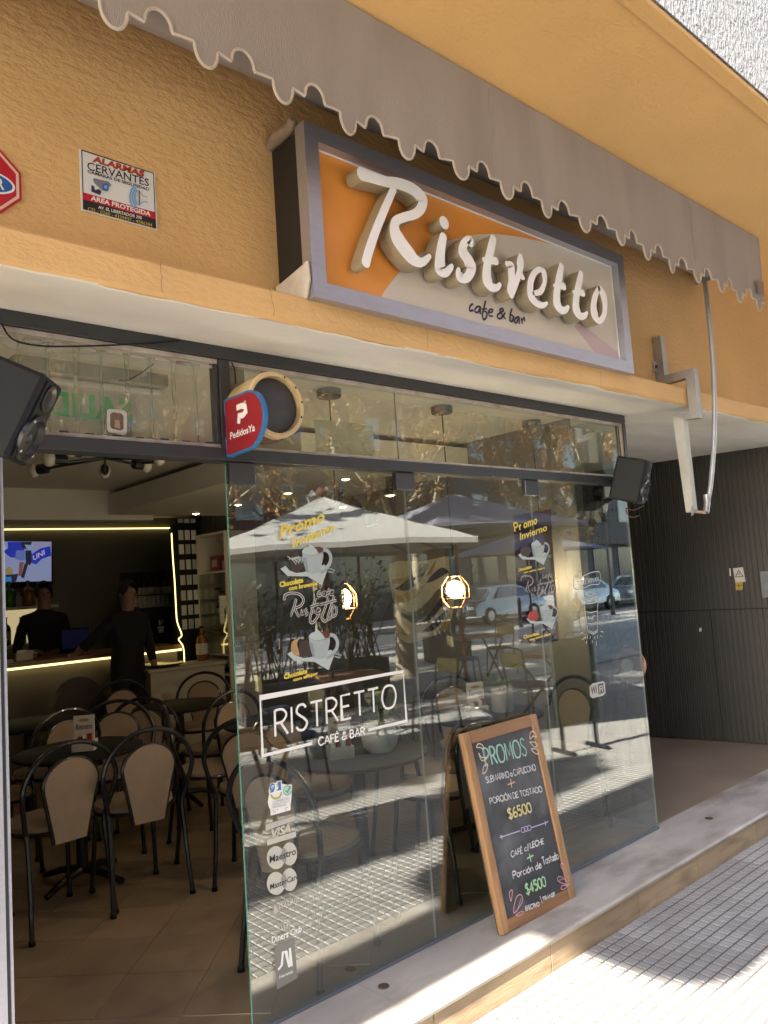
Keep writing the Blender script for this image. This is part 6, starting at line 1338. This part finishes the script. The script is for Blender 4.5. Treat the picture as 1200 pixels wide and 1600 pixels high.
def round_tree(x, y, z, r, n, label):
    R_ = random.Random(int(x * 10) + 50); t = thing('unseen_shade_tree', label, 'tree', (x, y, 0))
    m = MB(); m.tube(cr([(0, -1.5, 0), (.05, -1.4, z * .45), (-.04, -.7, z - r[2] * 1.1), (0, 0, z)], 4), [.10 - .006 * i for i in range(13)], 10)
    for k in range(6):
        an = k * 1.05; m.tube([(0, 0, z - r[2] * .7), (r[0] * .4 * math.cos(an), r[1] * .4 * math.sin(an), z - .1), (r[0] * .75 * math.cos(an), r[1] * .75 * math.sin(an), z + r[2] * .3)], [.04, .025, .01], 6)
    m.build('trunk', BARK, t, smooth=True); lv = MB(); cl = []
    while len(cl) < 160:
        u_ = Vector((R_.uniform(-1, 1), R_.uniform(-1, 1), R_.uniform(-1, 1)))
        if u_.length < 1: cl.append(Vector((u_.x * r[0], u_.y * r[1], z + u_.z * r[2])))
    for i in range(n):
        p = R_.choice(cl) + Vector((R_.gauss(0, .08), R_.gauss(0, .06), R_.gauss(0, .08))); s = R_.uniform(.07, .13)
        a = Vector((R_.gauss(0, 1), R_.gauss(0, 1), R_.gauss(0, 1))).normalized(); b_ = a.orthogonal().normalized(); c = a.cross(b_); lv.add([p + b_ * s, p + c * s * .6, p - b_ * s, p - c * s * .6], [(0, 1, 2, 3)], R_.choice((2, 2, 0)))
    lv.build('crown', LEAFM, t); return t
round_tree(-4.8, -4.85, 5.2, (2.6, .85, .8), 15000, 'broad unseen tree added for a shade band, left of the cream umbrella')  # out of view, added for a broad shade band on the pavement
round_tree(-5.2, -3.15, 5.2, (2.2, .28, .40), 9000, 'small unseen tree added with flat crown for a shade strip, left of the umbrellas')  # out of view, crown flattened to cast a narrow shade strip
# tall bare shrubs in planters behind the cream umbrella
def planter(x, y, label, hgt):
    R_ = random.Random(int(x * 7)); t = thing('planter', label, 'planter', (x, y, 0), R_.random(), 'planters along the pavement edge')
    MB().box((-.45, -.25, 0), (.45, .25, .5), bev=.02).build('box', mat('planter_dark', (.05, .045, .045), .7), t); MB().box((-.41, -.21, .4), (.41, .21, .505)).build('soil', mat('soil', (.05, .035, .025), .9), t)
    m = MB(); lv = MB()
    for k in range(26):
        bx, by = R_.uniform(-.38, .38), R_.uniform(-.2, .2); d = Vector((R_.gauss(0, .22), R_.gauss(0, .2), 1)); L = hgt * R_.uniform(.6, 1); p1 = Vector((bx, by, .5)) + d * L * .5; p2 = Vector((bx, by, .5)) + d * L + Vector((R_.gauss(0, .08), R_.gauss(0, .08), 0)); m.tube([(bx, by, .5), p1, p2], [.012, .009, .004], 5)
        for q_ in range(16):
            p = p1 + (p2 - p1) * R_.random() + Vector((R_.gauss(0, .08), R_.gauss(0, .08), R_.gauss(0, .08))); s = R_.uniform(.03, .06); a = Vector((R_.gauss(0, 1), R_.gauss(0, 1), R_.gauss(0, 1))).normalized(); b_ = a.orthogonal().normalized(); c = a.cross(b_); lv.add([p + b_ * s, p + c * s * .5, p - b_ * s, p - c * s * .5], [(0, 1, 2, 3)])
    m.build('stems', mat('dark_stems', (.06, .045, .035), .8), t); lv.build('foliage', mat('dark_foliage', (.035, .05, .02), .6, var=.3, vscale=20), t)
for x, y, h, lb in ((6.7, -6.4, 1.5, 'dark planter with tall shrubs behind the cream umbrella'), (7.9, -7.2, 1.7, 'dark planter with the tallest shrubs behind the umbrellas'), (5.6, -6.2, 1.3, 'dark planter with shrubs left behind the cream umbrella'), (11.6, -8.8, 1.4, 'dark planter with shrubs behind the shaded umbrella')): planter(x, y, lb, h)
# palm-like leafy planter behind the umbrellas
# parked cars
def make_car(body_m):
    t = thing('parked_car', 'car', 'car', group='cars parked along the far kerb')
    prof = [(-2.1, .35), (-2.12, .62), (-2.0, .82), (-1.55, .90), (-.95, 1.36), (-.5, 1.44), (.5, 1.42), (1.0, 1.28), (1.45, .95), (1.95, .80), (2.1, .62), (2.1, .35)]
    def ring(y, k): return [(x, y, .35 + (z - .35) * k if z > .95 else z) for x, z in prof]
    m = MB(); n = len(prof); L = [ring(-.86, 1), ring(-.80, 1), ring(.80, 1), ring(.86, 1)]
    vs = []
    for idx, (yy, inset) in enumerate(((-.87, 0), (-.86, 0), (.86, 0), (.87, 0))):
        for x, z in prof: tum = .2 * max(0, z - .9) / .54; s = 1 if yy > 0 else -1; vs.append((x * (1 - .01 * (idx in (0, 3))), yy - s * tum, z - .01 * (idx in (0, 3))))
    fs = [(a * n + i, a * n + (i + 1) % n, (a + 1) * n + (i + 1) % n, (a + 1) * n + i) for a in range(3) for i in range(n)] + [tuple(range(n)), tuple(range(4 * n - 1, 3 * n - 1, -1))]
    m.add(vs, fs); m.build('body', body_m, t, smooth=True, autos=25)
    CG = mat('car_glass', (.02, .03, .035), .06, spec=.9)
    for s in (-1, 1):
        MB().add([(-.90, s * (.878 - .03), .96), (.15, s * (.878 - .03), .97), (.12, s * (.878 - .175), 1.36), (-.55, s * (.878 - .175), 1.36)], [(0, 1, 2, 3)]).build('side_window', CG, t); MB().add([(.22, s * (.878 - .03), .97), (1.15, s * (.878 - .03), .96), (.85, s * (.878 - .14), 1.27), (.2, s * (.878 - .175), 1.36)], [(0, 1, 2, 3)]).build('side_window', CG, t)
        for x in (-1.3, 1.3):
            M = Matrix.Translation((x, s * .80, .32)) @ Matrix.Rotation(rad(90), 4, 'X'); w_ = MB().lathe([(.2, -.10), (.31, -.10), (.32, -.06), (.32, .06), (.31, .10), (.2, .10)], 20, M=M).build('wheel', mat('tyre', (.015, .015, .016), .8), t); MB().lathe([(.01, -.104), (.19, -.102), (.20, .102), (.01, .104)], 14, M=M).build('rim', mat('rim', (.4, .4, .42), .3, .8), w_)
    MB().add([(-1.50, -.62, .945), (-1.50, .62, .945), (-1.0, .56, 1.335), (-1.0, -.56, 1.335)], [(0, 1, 2, 3)]).build('windscreen', CG, t); MB().add([(1.42, -.62, .99), (1.42, .62, .99), (1.05, .56, 1.255), (1.05, -.56, 1.255)], [(0, 1, 2, 3)]).build('rear_window', CG, t)
    for s in (-.6, .6): MB().box((-2.13, s - .16, .60), (-2.08, s + .16, .72), bev=.01).build('headlight', mat('headlight', (.7, .7, .7), .1), t); MB().box((2.07, s - .14, .64), (2.115, s + .14, .76), bev=.01).build('tail_light', mat('tail_light', (.3, .01, .01), .2), t)
    return t
for x, y, c, nm, lb in ((29.0, -17.6, (.24, .25, .26), 'car_white', 'white car parked nearest to the cafe'), (34.5, -17.6, (.16, .20, .25), 'car_blue_grey', 'blue grey car parked behind the white one'), (40.0, -17.6, (.3, .3, .3), 'car_white', 'white car parked behind the blue grey one'), (23.5, -17.6, (.10, .11, .13), 'car_dark', 'dark car parked in front of the white one'), (46.0, -17.6, (.40, .41, .43), 'car_silver', 'silver car parked far along the kerb')):
    t = make_car(mat(nm, c, .25, .1, coat=.8)); t.location = (x, y, -.14); t['label'] = lb
# lamp posts, bollards
for x, y, lb in ((11.5, -13.0, 'dark lamp post at the kerb near the white car'), (24.5, -13.0, 'dark lamp post farther along the kerb')):
    t = thing('street_lamp', lb, 'street lamp', (x, y, 0), group='lamp posts along the kerb'); MB().tube([(0, 0, 0), (0, 0, .6), (0, 0, 3.6)], [.09, .055, .04], 12).build('post', BLACKM, t); MB().lathe([(.10, 3.6), (.16, 3.9), (.18, 3.95), (.02, 4.1)], 14).build('lantern', mat('lantern_glass', (.5, .5, .45), .3), t)
for k in range(6):
    x = 7.0 + k * 3.1; t = thing('bollard', 'short dark bollard in the row along the kerb', 'bollard', (x, -13.1, 0), group='bollards along the kerb'); MB().lathe([(.07, 0), (.06, .1), (.05, .75), (.075, .80), (.06, .88), (.01, .94)], 14).build('post', BLACKM, t, smooth=True)
# buildings across the street
def block(x0, x1, y, h, m, label, storeys, step, shop):
    t = thing('far_building', label, 'building', ((x0 + x1) / 2, y, 0)); W = (x1 - x0) / 2
    MB().box((-W, -12, 0), (W, 0, h)).build('wall', m, t); MB().box((-W - .1, -12.1, h + .003), (W + .1, .25, h + .3)).build('cornice', mat('cornice', (.35, .32, .28), .8), t)
    fm = MB().box((-.62, .002, -.75), (.62, .07, .75)); gl = MB().box((-.54, .0705, -.67), (.54, .078, .67)); f0 = None; nw = int((x1 - x0 - 1) / step)
    for s in range(storeys):
        for k in range(nw):
            z = 5.2 + s * 3.2; x = -W + 1.2 + (k + .5) * (2 * W - 2.4) / nw
            if f0 is None: f0 = fm.build('window', mat('window_frame', (.25, .24, .23), .6), t); g0 = gl.build('pane', mat('window_glass', (.05, .07, .09), .05, spec=1.0), f0); o = f0
            else:
                o = f0.copy(); COL.objects.link(o); o.parent = t; g = g0.copy(); COL.objects.link(g); g.parent = o
            o.location = (x, 0, z)
    for k in range(nw):
        x = -W + 1.2 + (k + .5) * (2 * W - 2.4) / nw; MB().box((x - 1.0, .002, .1), (x + 1.0, .05, 2.9)).build('shop_window', mat('shopfront_dark', (.04, .045, .05), .1, spec=.8), t)
    MB().box((-W, .06, 3.1), (W, .5, 3.5)).build('shop_canopy', shop, t)
block(-14, 9, -24, 13, mat('far_ochre', (.11, .08, .055), .85, var=.08, vscale=.6), 'ochre block across the street from the doorway', 3, 2.6, mat('canopy_brown', (.10, .06, .045), .7)); block(9.6, 27, -23.5, 15.5, mat('far_brick', (.10, .042, .03), .85, var=.18, vscale=2.5), 'dark red brick block across the street', 3, 2.3, mat('canopy_dark', (.05, .05, .055), .7)); block(27.8, 52, -24, 11, mat('far_grey', (.10, .09, .08), .85, var=.08, vscale=.6), 'pale grey block at the right end of the street', 2, 2.8, MAT['canopy_brown'])
block(-44, -15, -24, 17, mat('far_cream', (.2, .17, .14), .85, var=.08, vscale=.6), 'tall cream block at the left end of the street', 4, 2.8, MAT['canopy_dark'])
